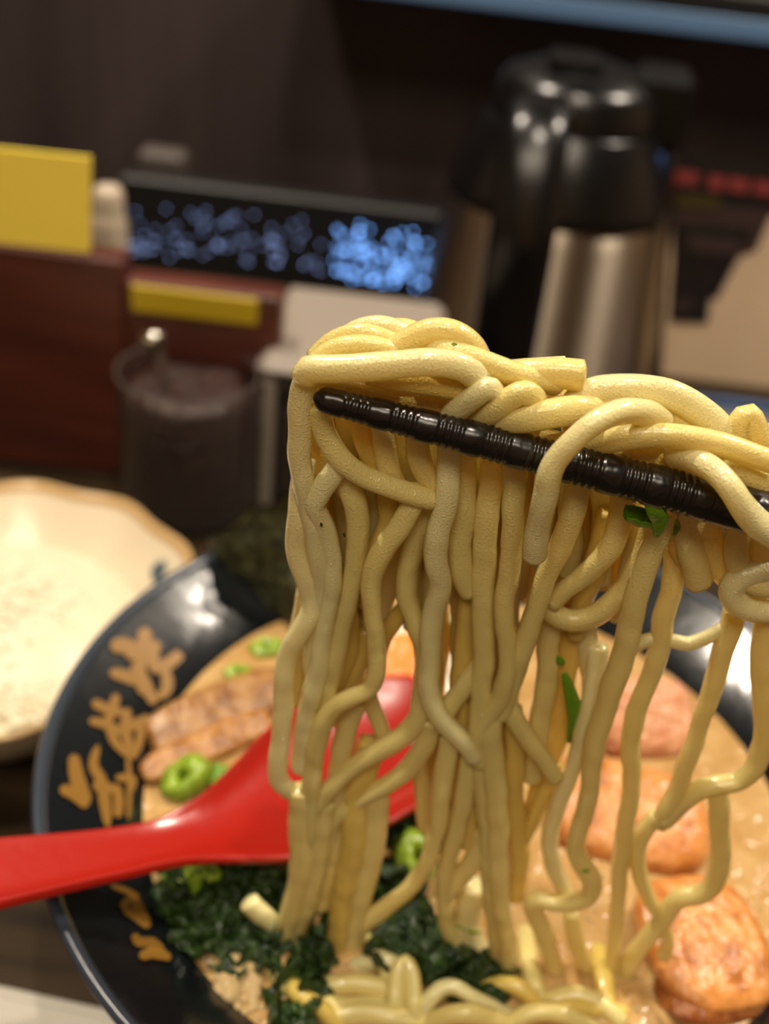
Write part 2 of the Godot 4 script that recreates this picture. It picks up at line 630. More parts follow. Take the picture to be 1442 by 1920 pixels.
func background() -> void:
	# reddish wooden box along the back of the counter
	var zb := -0.435
	var top := at_z(110, 474, zb).y
	var low := at_z(240, 524, zb).y
	var x0 := at_z(-160, 560, zb).x
	var xm := at_z(232, 560, zb).x
	var x1 := at_z(525, 640, zb).x
	var t := thing("wooden_box", "reddish brown wooden stepped box at the back with a yellow strip on its front", "box", Vector3((x0 + x1) / 2, TABLE_Y, zb - 0.0075))
	obj("tall_part", box(Vector3(xm - x0, top - TABLE_Y, 0.015), 0.0015), M.panel_wood, t, Vector3((x0 + xm) / 2 - t.position.x, (top - TABLE_Y) / 2, 0))
	obj("low_part", box(Vector3(x1 - xm, low - TABLE_Y, 0.015), 0.0015), M.panel_wood, t, Vector3((xm + x1) / 2 - t.position.x, (low - TABLE_Y) / 2, 0))
	var s0 := at_z(247, 556, zb)
	var s1 := at_z(484, 578, zb)
	obj("yellow_strip", box(Vector3(s1.x - s0.x, 0.0125, 0.002), 0.0008), M.yellow_olive, t, Vector3((s0.x + s1.x) / 2, s0.y, zb + 0.001) - t.position)
	# yellow sign
	t = thing("yellow_sign", "plain yellow card sign standing on the tall end of the wooden box", "sign", Vector3(at_z(60, 470, zb + 0.003).x, at_z(60, 470, zb + 0.003).y, zb + 0.003))
	upright("card", M.yellow, [Vector2(-60, 272), Vector2(169, 296), Vector2(167, 474), Vector2(-60, 450)], zb + 0.003, 0.002, t)
	# pale bottle and grey block behind the box
	var b := at_z(202, 482, -0.50)
	t = thing("bottle", "small pale rounded bottle beside the yellow sign", "bottle", Vector3(b.x, TABLE_Y, -0.505))
	var sh := b.y - TABLE_Y - 0.03
	obj("body", lathe([Vector2(0, 0), Vector2(0.0085, 0), Vector2(0.009, 0.002), Vector2(0.009, sh + 0.045), Vector2(0.0075, sh + 0.05), Vector2(0.006, sh + 0.052)], 28), M.cream_plastic, t)
	obj("cap", lathe([Vector2(0.0075, sh + 0.051), Vector2(0.0075, sh + 0.06), Vector2(0.0055, sh + 0.0635), Vector2(0, sh + 0.064)], 24), M.cream_plastic, t)
	# the dark board of many small glowing dots
	var zl := -0.70
	var l0 := at_z(222, 340, zl)
	var l1 := at_z(860, 600, zl)
	t = thing("dotted_board", "long black board of tiny glowing dots behind the counter jars", "display", Vector3((l0.x + l1.x) / 2, TABLE_Y, zl - 0.012))
	var bh := at_z(400, 352, zl).y - TABLE_Y
	obj("case", box(Vector3(l1.x - l0.x, bh, 0.02), 0.002), M.black_matte, t, Vector3(0, bh / 2, 0))
	var bead := lathe([Vector2(0, -0.0006), Vector2(0.00045, -0.0004), Vector2(0.0006, 0), Vector2(0.00045, 0.0004), Vector2(0, 0.0006)], 8)
	for k in 125:
		var u := rng.randf()
		var v := rng.randf()
		var px := lerpf(236, 612, u)
		var py := lerpf(378, 476, v) + 38.0 * u
		if v < 0.4 and rng.randf() < 0.55 or u > 0.75 and rng.randf() < 0.3:
			continue
		obj("glow_dot", bead, M.dot_dim, t, at_z(px, py, zl) + Vector3(0, 0, 0.0) - t.position)
	for k in 120:
		var u := rng.randf()
		var v := pow(rng.randf(), 0.75)
		obj("glow_dot", bead, M.dot_blue, t, at_z(lerpf(626, 830 - 14 * v, u), lerpf(408, 522, v) + 26.0 * u, zl) - t.position)
	# grey block on the board
	var g0 := at_z(252, 385, -0.715)
	var g1 := at_z(338, 300, -0.715)
	t = thing("grey_block", "dim grey block behind the left end of the black board", "box", Vector3((g0.x + g1.x) / 2, TABLE_Y, -0.735))
	obj("body", box(Vector3(g1.x - g0.x, g1.y - TABLE_Y, 0.02), 0.003), M.dim_grey, t, Vector3(0, (g1.y - TABLE_Y) / 2, 0))
	# shelf above with a dim glowing bluish strip
	var f0 := at_z(840, -14, -0.78)
	t = thing("shelf", "dark shelf with a dim glowing blue strip on its edge", "shelf", Vector3(0.35, f0.y, -0.82))
	obj("board", box(Vector3(0.9, 0.014, 0.09), 0.002), M.black_matte, t, Vector3(0, 0.014, 0))
	obj("blue_strip", box(Vector3(0.9, 0.0125, 0.006), 0.001), M.strip_glow, t, Vector3(0, 0, 0.043))
	var sl := OmniLight3D.new()
	sl.name = "strip_omni"
	sl.light_color = Color(0.45, 0.65, 0.95)
	sl.light_energy = 0.0008
	sl.light_size = 0.01
	sl.shadow_enabled = true
	t.add_child(sl, true)
	sl.position = Vector3(0, 0, 0.06)
	jug()
	menu()
	condiment_box()
	jar()


func jug() -> void:
	var z := -0.61
	var base := at_z(982, 720, z)
	var r: float = 208.0 * depth_of(at_z(1030, 600, z)) / FOCAL_PX
	var t := thing("water_jug", "steel thermos jug with a black top and handle", "jug", Vector3(base.x, TABLE_Y, z))
	var y_at := func(px: float, py: float) -> float: return at_z(px, py, z + r * 0.9).y - TABLE_Y
	var y1: float = y_at.call(1060, 430)
	var y2: float = y_at.call(1078, 275)
	var y3: float = y_at.call(1090, 165)
	obj("body", lathe([Vector2(0, 0.0), Vector2(r * 1.05, 0.0), Vector2(r * 1.08, 0.003), Vector2(r * 1.06, y1 * 0.3), Vector2(r * 1.02, y1 * 0.6), Vector2(r * 0.98, y1 * 0.9), Vector2(r * 0.95, y1), Vector2(r * 0.9, y1 + 0.001)], 64), M.steel, t)
	obj("collar", lathe([Vector2(r * 0.93, y1 - 0.002), Vector2(r * 0.965, y1), Vector2(r * 0.95, y1 + 0.008), Vector2(r * 0.86, lerpf(y1, y2, 0.6)), Vector2(r * 0.74, y2), Vector2(r * 0.70, y2 + 0.001)], 64), M.black_plastic, t)
	obj("lid", lathe([Vector2(r * 0.70, y2), Vector2(r * 0.71, y2 + 0.004), Vector2(r * 0.68, lerpf(y2, y3, 0.6)), Vector2(r * 0.6, lerpf(y2, y3, 0.85)), Vector2(r * 0.42, y3), Vector2(r * 0.2, y3 + 0.004), Vector2(0, y3 + 0.005)], 48), M.black_plastic, t)
	obj("spout", box(Vector3(r * 0.5, y3 - y2 + 0.014, r * 0.5), 0.006), M.black_plastic, t, Vector3(r * 0.62, lerpf(y2, y3, 0.45), r * 0.1))
	obj("lid_button", box(Vector3(r * 0.42, 0.009, r * 0.36), 0.003), M.black_plastic, t, Vector3(-r * 0.1, y3 + 0.004, r * 0.2))
	var hp := [Vector3(-r * 0.3, y2 + 0.008, r * 0.5), Vector3(-r * 0.38, y2 + 0.006, r * 0.95), Vector3(-r * 0.38, y1 + 0.012, r * 1.25), Vector3(-r * 0.37, y1 * 0.7, r * 1.27), Vector3(-r * 0.36, y1 * 0.38, r * 1.2), Vector3(-r * 0.34, y1 * 0.26, r * 0.92)]
	obj("handle", tube(smooth(hp, 0.004), func(_a: float, _b: float) -> float: return r * 0.25, 16, 0.7, 0.0, 3.0), M.black_plastic, t)


func menu() -> void:
	var z := -0.63
	var foot := at_z(1400, 736, z)
	var t := thing("menu_sheet", "beige laminated menu sheet standing right of the steel jug", "menu", Vector3(foot.x, foot.y, z))
	upright("sheet", M.paper_beige, [Vector2(1262, 292), Vector2(1560, 330), Vector2(1540, 755), Vector2(1240, 722)], z, 0.002, t)
	upright("photo_print", M.ink_dark, [Vector2(1262, 288), Vector2(1560, 326), Vector2(1480, 400), Vector2(1258, 420)], z + 0.0006, 0.0004, t)
	upright("photo_print", M.ink_brown, [Vector2(1262, 380), Vector2(1450, 395), Vector2(1418, 470), Vector2(1262, 520)], z + 0.0012, 0.0004, t)
	upright("photo_print", M.ink_dark, [Vector2(1268, 420), Vector2(1412, 430), Vector2(1345, 560), Vector2(1264, 560)], z + 0.0018, 0.0004, t)
	upright("photo_print", M.ink_dark, [Vector2(1262, 500), Vector2(1335, 510), Vector2(1328, 606), Vector2(1256, 602)], z + 0.0024, 0.0004, t)
	upright("photo_print", M.ink_brown, [Vector2(1262, 566), Vector2(1300, 560), Vector2(1294, 580), Vector2(1262, 584)], z + 0.003, 0.0004, t)
	upright("photo_print", M.ink_brown, [Vector2(1290, 440), Vector2(1392, 452), Vector2(1384, 480), Vector2(1290, 470)], z + 0.003, 0.0004, t)
	for q in [[1266, 318, 44], [1330, 328, 30], [1368, 332, 38], [1416, 338, 40]]:
		upright("red_letter", M.ink_red, [Vector2(q[0], q[1]), Vector2(q[0] + q[2], q[1] + q[2] * 0.12), Vector2(q[0] + q[2] - 3, q[1] + 30), Vector2(q[0] - 3, q[1] + 26)], z + 0.0012, 0.0004, t)
	upright("olive_line", M.ink_olive, [Vector2(1264, 362), Vector2(1352, 372), Vector2(1350, 394), Vector2(1262, 386)], z + 0.0018, 0.0004, t)
	# blue tray in front of it
	var a := at_y(1300, 738, TABLE_Y + 0.012)
	var c := at_y(1500, 860, TABLE_Y + 0.012)
	t = thing("blue_tray", "flat blue tray on the counter below the beige menu sheet", "tray", Vector3(a.x, TABLE_Y, c.z))
	var w := c.x - a.x + 0.03
	var d := c.z - a.z
	obj("base", box(Vector3(w, 0.006, d), 0.002), M.grey_blue, t, Vector3(w / 2, 0.003, -d / 2))
	for e in [[w / 2, -d, w, 0.006], [w / 2, 0.0, w, 0.006]]:
		obj("rim", box(Vector3(e[2], 0.012, e[3]), 0.002), M.blue_paint, t, Vector3(e[0], 0.006, e[1]))
	for e in [0.003, w - 0.003]:
		obj("rim", box(Vector3(0.006, 0.012, d), 0.002), M.blue_paint, t, Vector3(e, 0.006, -d / 2))


func condiment_box() -> void:
	var p := at_y(478, 950, TABLE_Y)
	var top := at_z(480, 672, p.z).y
	var q := at_y(745, 558, top)
	var w := 0.078
	var d := p.z - q.z
	var h := top - TABLE_Y
	var t := thing("condiment_box", "white lidded clear condiment box standing behind the noodles", "container", Vector3(p.x + w / 2, TABLE_Y, p.z - d / 2))
	obj("body", box(Vector3(w - 0.004, h - 0.008, d - 0.004), 0.004), M.clear, t, Vector3(0, (h - 0.008) / 2, 0))
	obj("filling", box(Vector3(w - 0.012, h * 0.62, d - 0.012), 0.004), M.chili, t, Vector3(0, h * 0.31 + 0.002, 0))
	obj("lid", box(Vector3(w + 0.004, 0.009, d + 0.004), 0.004), M.lid_plastic, t, Vector3(0, h - 0.0045, 0))
	obj("corner_rib", box(Vector3(0.006, h - 0.01, 0.006), 0.002), M.grey_plastic, t, Vector3(-w / 2 + 0.004, (h - 0.01) / 2, d / 2 - 0.003))


func jar() -> void:
	var p := at_y(342, 985, TABLE_Y)
	var top := at_z(342, 722, p.z).y
	var h := top - TABLE_Y
	var r := 132.0 * depth_of(at_z(342, 850, p.z)) / FOCAL_PX
	var t := thing("condiment_jar", "round glass jar of dark chili paste with a spoon in it", "jar", Vector3(p.x, TABLE_Y, p.z - r * 0.4))
	obj("glass", lathe([Vector2(0, 0.002), Vector2(r * 0.94, 0.002), Vector2(r, 0.008), Vector2(r, h), Vector2(r * 0.985, h + 0.0012), Vector2(r * 0.96, h), Vector2(r * 0.95, 0.008), Vector2(0, 0.007)], 56), M.clear, t)
	obj("rim", tube(ring_path(r * 0.985, h + 0.0005), func(_a: float, _b: float) -> float: return 0.0005, 8), M.dim_grey, t)
	obj("chili_paste", lathe([Vector2(0, 0.008), Vector2(r * 0.93, 0.008), Vector2(r * 0.94, h * 0.88), Vector2(r * 0.7, h * 0.93), Vector2(r * 0.3, h * 0.9), Vector2(0, h * 0.93)], 40, func(a: float, q: Vector2) -> float: return 1.0 + (0.0 if q.y < 0.02 else 0.04 * sin(a * 5.0))), M.chili, t)
	# its spoon stands in the paste, a thing of its own
	var tip := at_z(283, 628, p.z - r * 0.2)
	var s := thing("teaspoon", "small steel spoon handle sticking out of the glass jar", "spoon", Vector3(p.x, TABLE_Y + h * 0.45, p.z - r * 0.4))
	var end := tip - s.position
	obj("handle", tube(smooth([Vector3.ZERO, end * 0.6, end], 0.003), func(a: float, _b: float) -> float: return lerpf(0.0022, 0.0055, smoothstep(0.6, 1.0, a)), 12, 0.5), M.bright_steel, s)


func ring_path(r: float, y: float) -> PackedVector3Array:
	var out := PackedVector3Array()
	for k in 65:
		out.append(Vector3(cos(TAU * k / 64) * r, y, sin(TAU * k / 64) * r))
	return out


func table_things() -> void:
	# two thin pale sheets, one on the other, at the lower left
	var a := at_y(-30, 1868, TABLE_Y)
	var t := thing("pale_sheet", "thin pale grey double sheet on the counter at the lower left", "pale_sheet", Vector3(a.x, TABLE_Y, a.z))
	obj("lower_sheet", box(Vector3(0.12, 0.002, 0.08), 0.0009), M.pale_sheet, t, Vector3(0.03, 0.001, 0.04), Vector3(0, -0.1, 0))
	obj("upper_sheet", box(Vector3(0.116, 0.002, 0.075), 0.0009), M.pale_sheet, t, Vector3(0.03, 0.0031, 0.041), Vector3(0, -0.1, 0))
	# rice bowl
	var ry := 0.797
	var c := at_y(-18, 1113, ry)
	var r := 384.0 * depth_of(c) / FOCAL_PX
	t = thing("rice_bowl", "cream scalloped bowl of rice with a small blue mark inside", "bowl", Vector3(c.x, TABLE_Y, c.z))
	var hh := ry - TABLE_Y
	var lobes := func(ang: float, q: Vector2) -> float: return 1.0 + 0.022 * cos(ang * 11.0) * smoothstep(0.6, 1.0, q.x / r)
	obj("body", lathe([Vector2(0, 0.003), Vector2(r * 0.38, 0.003), Vector2(r * 0.4, 0), Vector2(r * 0.44, 0), Vector2(r * 0.45, 0.005), Vector2(r * 0.7, hh * 0.35), Vector2(r * 0.9, hh * 0.75), Vector2(r * 0.985, hh * 0.97)], 132, lobes), M.porcelain, t)
	obj("rim", lathe([Vector2(r * 0.98, hh * 0.955), Vector2(r, hh), Vector2(r * 0.995, hh + 0.0014), Vector2(r * 0.97, hh + 0.0008), Vector2(r * 0.95, hh * 0.96)], 132, lobes), M.porcelain_rim, t)
	obj("inside", lathe([Vector2(r * 0.955, hh * 0.97), Vector2(r * 0.86, hh * 0.76), Vector2(r * 0.66, hh * 0.42), Vector2(r * 0.4, hh * 0.2), Vector2(0, hh * 0.15)], 132, lobes), M.porcelain, t)
	var mk := []
	for q in [[287, 1092], [283, 1075], [290, 1060], [304, 1052], [312, 1058], [304, 1072], [300, 1090]]:
		mk.append(on_cone(q[0], q[1], t.position + Vector3(0, hh * 0.97, 0), r * 0.955, r * 0.66, hh * 0.55) - t.position)
	obj("blue_mark", slab(mk, 0.0006, Vector3(-0.4, 0.8, 0.2)), M.blue_glaze, t)
	# rice: nobody could count it
	var mound := lathe([Vector2(r * 0.72, hh * 0.55), Vector2(r * 0.70, hh * 0.66), Vector2(r * 0.55, hh * 0.86), Vector2(r * 0.3, hh * 0.98), Vector2(0, hh * 1.0)], 48, func(ang: float, q: Vector2) -> float: return 1.0 + 0.1 * wob.get_noise_2d(ang * 6.0 + 40.0, q.y * 900.0))
	var rice := obj("rice", mound, M.rice, null, t.position)
	tag(rice, "mound of white cooked rice in the cream scalloped bowl", "rice", "", "stuff")
	var grain := lathe([Vector2(0, -0.0032), Vector2(0.0007, -0.0027), Vector2(0.00115, -0.0012), Vector2(0.00115, 0.0012), Vector2(0.0007, 0.0027), Vector2(0, 0.0032)], 8)
	var mm := MultiMesh.new()
	mm.transform_format = MultiMesh.TRANSFORM_3D
	mm.mesh = grain
	mm.instance_count = 2600
	for k in 2600:
		var rho := sqrt(rng.randf()) * 0.72
		var ang := rng.randf() * TAU
		var y := hh * lerpf(1.0, 0.60, pow(rho / 0.72, 2.2)) + rng.randf_range(-0.0002, 0.0008)
		var bs := Basis.from_euler(Vector3(rng.randf_range(0.9, 2.2), rng.randf() * TAU, 0))
		mm.set_instance_transform(k, Transform3D(bs, Vector3(cos(ang) * rho * r, y, sin(ang) * rho * r)))
	var mi := MultiMeshInstance3D.new()
	mi.name = "rice_grains"
	mi.multimesh = mm
	mi.material_override = M.rice
	mi.set_meta("kind", "stuff")
	rice.add_child(mi)


func on_cone(px: float, py: float, top: Vector3, r_top: float, r_low: float, drop: float) -> Vector3:
	# where a sight line meets the inner wall of a round bowl
	var d := ray(px, py)
	var a := (top.y - EYE.y) / d.y
	var b := (top.y - drop - EYE.y) / d.y
	for k in 40:
		var m := (a + b) / 2
		var p := EYE + d * m
		var rr := Vector2(p.x - top.x, p.z - top.z).length()
		var y := top.y - drop * (r_top - rr) / (r_top - r_low)
		if p.y > y:
			a = m
		else:
			b = m
	return EYE + d * a


func stroke(parent: Node3D, called: String, strokes: Array) -> void:
	# brush strokes printed on the bowl's inner wall: each is [x, y, width, x, y, width ...]
	var st := SurfaceTool.new()
	st.begin(Mesh.PRIMITIVE_TRIANGLES)
	var lift := 0.0
	for s in strokes:
		lift += 0.00004
		var pts := []
		for k in range(0, s.size(), 3):
			pts.append(Vector3(s[k], s[k + 1], s[k + 2]))
		var path := smooth(pts, 3.0)
		var n := path.size()
		var rows := []
		for i in n:
			var t := path[mini(i + 1, n - 1)] - path[maxi(i - 1, 0)]
			var side := Vector2(-t.y, t.x).normalized()
			var f := float(i) / (n - 1)
			var w: float = path[i].z * 0.5 * sqrt(clampf(minf(f, 1.0 - f) * 7.0 + 0.08, 0.0, 1.0))
			w *= 1.0 + 0.12 * wob.get_noise_2d(i * 4.0, path[0].x)
			var row := PackedVector3Array()
			for j in 5:
				var q := Vector2(path[i].x, path[i].y) + side * w * (j / 2.0 - 1.0)
				var p := on_cone(q.x, q.y, BOWL_C, 0.107, 0.087, 0.0125)
				var out := Vector3(BOWL_C.x - p.x, 0.0, BOWL_C.z - p.z).normalized() * 0.5 + Vector3.UP * 0.86
				row.append(p - parent.position + out * (0.0005 + lift))
			rows.append(row)
		st.append_from(grid_mesh(rows), 0, Transform3D())
	obj(called, st.commit(), M.gold, parent)


func ramen() -> void:
	var t := thing("ramen_bowl", "wide black ramen bowl with gold brushed characters inside its rim", "bowl", Vector3(BOWL_C.x, TABLE_Y, BOWL_C.z))
	var h := RIM_Y - TABLE_Y
	obj("body", lathe([Vector2(0, 0.006), Vector2(0.034, 0.006), Vector2(0.036, 0.0), Vector2(0.041, 0.0), Vector2(0.042, 0.008), Vector2(0.062, h - 0.054), Vector2(0.085, h - 0.034), Vector2(0.103, h - 0.012), Vector2(0.1085, h - 0.003)], 160), M.lacquer, t)
	obj("rim", lathe([Vector2(0.1080, h - 0.0035), Vector2(0.1098, h - 0.001), Vector2(0.1102, h + 0.0006), Vector2(0.1096, h + 0.0018), Vector2(0.1084, h + 0.0019), Vector2(0.1072, h + 0.0008), Vector2(0.1066, h - 0.0005)], 160), M.lacquer_rim_lit, t)
	obj("inside", lathe([Vector2(0.1068, h - 0.0002), Vector2(0.097, h - 0.0062), Vector2(0.087, h - 0.0125), Vector2(0.078, h - 0.021), Vector2(0.06, h - 0.046), Vector2(0.035, h - 0.064), Vector2(0, h - 0.068)], 160), M.lacquer, t)
	stroke(t, "gold_character", [
		[272, 1178, 20, 268, 1206, 28, 258, 1245, 24], [206, 1213, 24, 237, 1214, 30, 252, 1238, 22], [204, 1262, 18, 241, 1272, 24, 262, 1282, 18],
		[291, 1203, 22, 284, 1240, 24, 300, 1262, 22], [338, 1226, 22, 312, 1247, 24, 284, 1254, 20], [250, 1244, 24, 272, 1290, 24, 288, 1323, 18],
		[308, 1256, 18, 311, 1292, 22, 293, 1312, 14], [262, 1240, 20, 262, 1290, 18, 268, 1304, 10]])
	stroke(t, "gold_character", [
		[217, 1303, 16, 208, 1336, 18, 196, 1364, 14], [171, 1318, 16, 196, 1330, 20, 228, 1338, 16], [165, 1354, 14, 196, 1360, 18, 228, 1377, 14],
		[237, 1330, 18, 234, 1376, 20, 250, 1427, 14], [281, 1350, 20, 254, 1360, 22, 222, 1369, 16], [263, 1362, 16, 258, 1397, 16, 245, 1426, 12], [199, 1362, 14, 214, 1394, 18, 238, 1421, 12]])
	stroke(t, "gold_character", [
		[136, 1417, 20, 143, 1462, 28, 161, 1510, 26], [110, 1482, 18, 135, 1490, 24, 163, 1514, 20], [182, 1400, 14, 173, 1436, 18, 187, 1466, 22, 195, 1510, 22, 200, 1554, 14],
		[172, 1475, 18, 200, 1480, 20, 222, 1486, 16], [216, 1474, 16, 220, 1505, 20, 218, 1536, 16], [214, 1462, 12, 244, 1464, 18, 240, 1490, 10], [237, 1418, 8, 240, 1478, 10, 238, 1540, 8]])
	stroke(t, "gold_character", [[206, 1664, 8, 232, 1672, 12, 258, 1684, 8], [224, 1705, 14, 243, 1690, 16, 258, 1704, 18, 278, 1741, 12], [228, 1708, 14, 254, 1722, 18, 276, 1743, 12]])
	stroke(t, "gold_character", [[249, 1754, 14, 258, 1769, 18, 286, 1768, 16], [259, 1798, 16, 290, 1790, 22, 318, 1801, 14], [276, 1766, 20, 292, 1784, 26, 300, 1803, 18]])
	# broth
	var surf := []
	for i in 40:
		var ring := PackedVector3Array()
		var rr := 0.0872 * (1.0 - float(i) / 39.0)
		for j in 96:
			var a := TAU * j / 96
			var p := Vector3(cos(a) * rr, 0, sin(a) * rr)
			p.y = 0.0004 * wob.get_noise_2d(p.x * 700.0, p.z * 700.0) * smoothstep(0.0, 0.1, float(i) / 39.0)
			ring.append(p)
		surf.append(ring)
	for ring in surf:
		ring.reverse()
	var low := []
	for q in [[0.0, -0.04], [0.062, -0.028], [0.0815, -0.004], [0.0872, 0.0]]:
		var ring := PackedVector3Array()
		for j in 96:
			var a := -TAU * j / 96
			ring.append(Vector3(cos(a) * q[0], q[1], sin(a) * q[0]))
		low.append(ring)
	var st := SurfaceTool.new()
	st.begin(Mesh.PRIMITIVE_TRIANGLES)
	st.append_from(grid_mesh(surf, true), 0, Transform3D())
	st.append_from(grid_mesh(low, true), 0, Transform3D())
	var broth := obj("broth", st.commit(), M.soup, null, Vector3(BOWL_C.x, SOUP_Y, BOWL_C.z))
	tag(broth, "creamy beige pork broth filling the black ramen bowl", "soup", "", "stuff")
	var ball := lathe([Vector2(0, -0.2), Vector2(0.75, -0.15), Vector2(1.0, 0.0), Vector2(0.86, 0.42), Vector2(0.5, 0.72), Vector2(0, 0.84)], 14)
	var mm := MultiMesh.new()
	mm.transform_format = MultiMesh.TRANSFORM_3D
	mm.mesh = ball
	var spots := []
	for k in 190:
		spots.append([rng.randf_range(430, 1440), rng.randf_range(1640, 1920), rng.randf_range(0.0003, 0.0009)])
	for k in 40:
		spots.append([rng.randf_range(395, 480), rng.randf_range(1810, 1900), rng.randf_range(0.0006, 0.002)])
	for k in 60:
		spots.append([rng.randf_range(290, 480), rng.randf_range(1250, 1520), rng.randf_range(0.0003, 0.0009)])
	for k in 14:
		spots.append([rng.randf_range(395, 475), rng.randf_range(1800, 1870), rng.randf_range(0.0018, 0.0036)])
	mm.instance_count = spots.size()
	for k in spots.size():
		var p := at_y(spots[k][0], spots[k][1], SOUP_Y) - broth.position
		if Vector2(p.x, p.z).length() > 0.085:
			p = p * 0.5
		mm.set_instance_transform(k, Transform3D(Basis().scaled(Vector3.ONE * spots[k][2]), p))
	var mi := MultiMeshInstance3D.new()
	mi.name = "foam_bubbles"
	mi.multimesh = mm
	mi.material_override = M.bubble
	mi.set_meta("kind", "stuff")
	broth.add_child(mi)
	nori()
	toppings()
	red_spoon()


func nori_sheet(label: String, corners: Array, seedling: int) -> void:
	# corners on sight lines, with their distance z: lower left, lower right, upper right, upper left
	var c := []
	for q in corners:
		c.append(at_z(q[0], q[1], q[2]))
	var rows := []
	for i in 25:
		var row := PackedVector3Array()
		for j in 25:
			var u := j / 24.0
			var v := i / 24.0
			var p: Vector3 = c[0].lerp(c[1], u).lerp(c[3].lerp(c[2], u), v)
			p += Vector3(0.3, 0.2, 1.0) * 0.0035 * wob.get_noise_2d(u * 14.0 + seedling * 31.0, v * 14.0)
			p.y += 0.002 * wob.get_noise_2d(u * 22.0 + seedling * 11.0, 3.0) * v
			row.append(p)
		rows.append(row)
	var st := SurfaceTool.new()
	st.begin(Mesh.PRIMITIVE_TRIANGLES)
	var loop := []
	for row in rows:
		var ring := PackedVector3Array()
		for p in row:
			ring.append(p + Vector3(0, 0, 0.0003))
		for k in range(row.size() - 1, -1, -1):
			ring.append(row[k] - Vector3(0, 0, 0.0003))
		loop.append(ring)
	st.append_from(grid_mesh(loop, true), 0, Transform3D())
	tag(obj("nori_sheet", st.commit(), M.nori), label, "seaweed", "nori sheets in the bowl")


func nori() -> void:
	var zb := at_y(520, 1180, SOUP_Y).z
	nori_sheet("dark seaweed sheet leaning out of the bowl behind the noodles", [[432, 1110, zb - 0.012], [640, 1230, zb + 0.004], [640, 880, zb - 0.01], [388, 1008, zb - 0.014]], 1)
	nori_sheet("dark seaweed sheet standing behind the taller one", [[452, 1125, zb - 0.015], [660, 1210, zb - 0.004], [690, 905, zb - 0.018], [470, 960, zb - 0.02]], 2)


func slice(label: String, m: StandardMaterial3D, px: float, py: float, size: Vector3, rot: Vector3, lift: float, seedling: int, rind := true) -> void:
	var p := at_y(px, py, SOUP_Y + lift)
	var t := thing("pork_slice", label, "meat", p, "")
	t.rotation = rot
	obj("meat", lump(size, 0.14, 2.2, seedling, 3.2), m, t)
	if rind:
		obj("browned_edge", lump(Vector3(size.x * 1.03, size.y * 0.72, size.z * 0.5), 0.25, 3.0, seedling + 4, 3.0), M.pork_rind, t, Vector3(0, -size.y * 0.12, size.z * 0.29))


func leaf(label: String, called: String, m: StandardMaterial3D, px: float, py: float, size: Vector2, turn: float, lift: float, seedling: int, crumple := 0.35, group := "", category := "greens") -> void:
	# a wilted leaf: a folded, crumpled sheet with thickness, drawn in at both ends
	var n := 22
	var loop := []
	for i in n + 1:
		var v := float(i) / n
		var w := size.y * (0.12 + 0.88 * pow(sin(PI * clampf(v * 0.9 + 0.05, 0, 1)), 0.7))
		var up := PackedVector3Array()
		var dn := PackedVector3Array()
		for j in 15:
			var u := j / 7.0 - 1.0
			var q := Vector3((v - 0.5) * size.x, 0, u * w * 0.5)
			var k := seedling * 13.7
			q.y = size.y * crumple * (wob.get_noise_2d(v * 20.0 + k, u * 9.0) * 1.3 - 0.35 * u * u)
			q.x += size.y * 0.25 * wob.get_noise_2d(v * 12.0 - k, u * 6.0 + 30.0)
			q.z += size.y * 0.3 * wob.get_noise_2d(v * 14.0 + 60.0 - k, u * 5.0)
			up.append(q + Vector3.UP * 0.00025)
			dn.append(q - Vector3.UP * 0.00025)
		dn.reverse()
		up.append_array(dn)
		loop.append(up)
	var o := obj(called, grid_mesh(loop, true), m, null, at_y(px, py, SOUP_Y + lift), Vector3(rng.randf_range(-0.3, 0.3), turn, rng.randf_range(-0.3, 0.3)))
	tag(o, label, category, group)


func onion_ring(label: String, px: float, py: float, r: float, h: float, lift: float, rot: Vector3) -> void:
	var k0 := px * 0.37
	var uneven := func(a: float, q: Vector2) -> float: return 1.0 + 0.16 * sin(a * 2.0 + k0) + 0.09 * sin(a * 5.0 + k0 * 2.0 + q.y * 900.0)
	var o := obj("green_onion", lathe([Vector2(r * 0.16, -h), Vector2(r * 0.8, -h), Vector2(r, -h * 0.5), Vector2(r * 0.97, h * 0.4), Vector2(r * 0.8, h), Vector2(r * 0.45, h * 1.05), Vector2(r * 0.2, h * 0.7), Vector2(r * 0.12, -h * 0.8), Vector2(r * 0.16, -h)], 28, uneven), M.onion, null, at_y(px, py, SOUP_Y + lift), rot)
	tag(o, label, "green onion", "green onion floating in the broth")


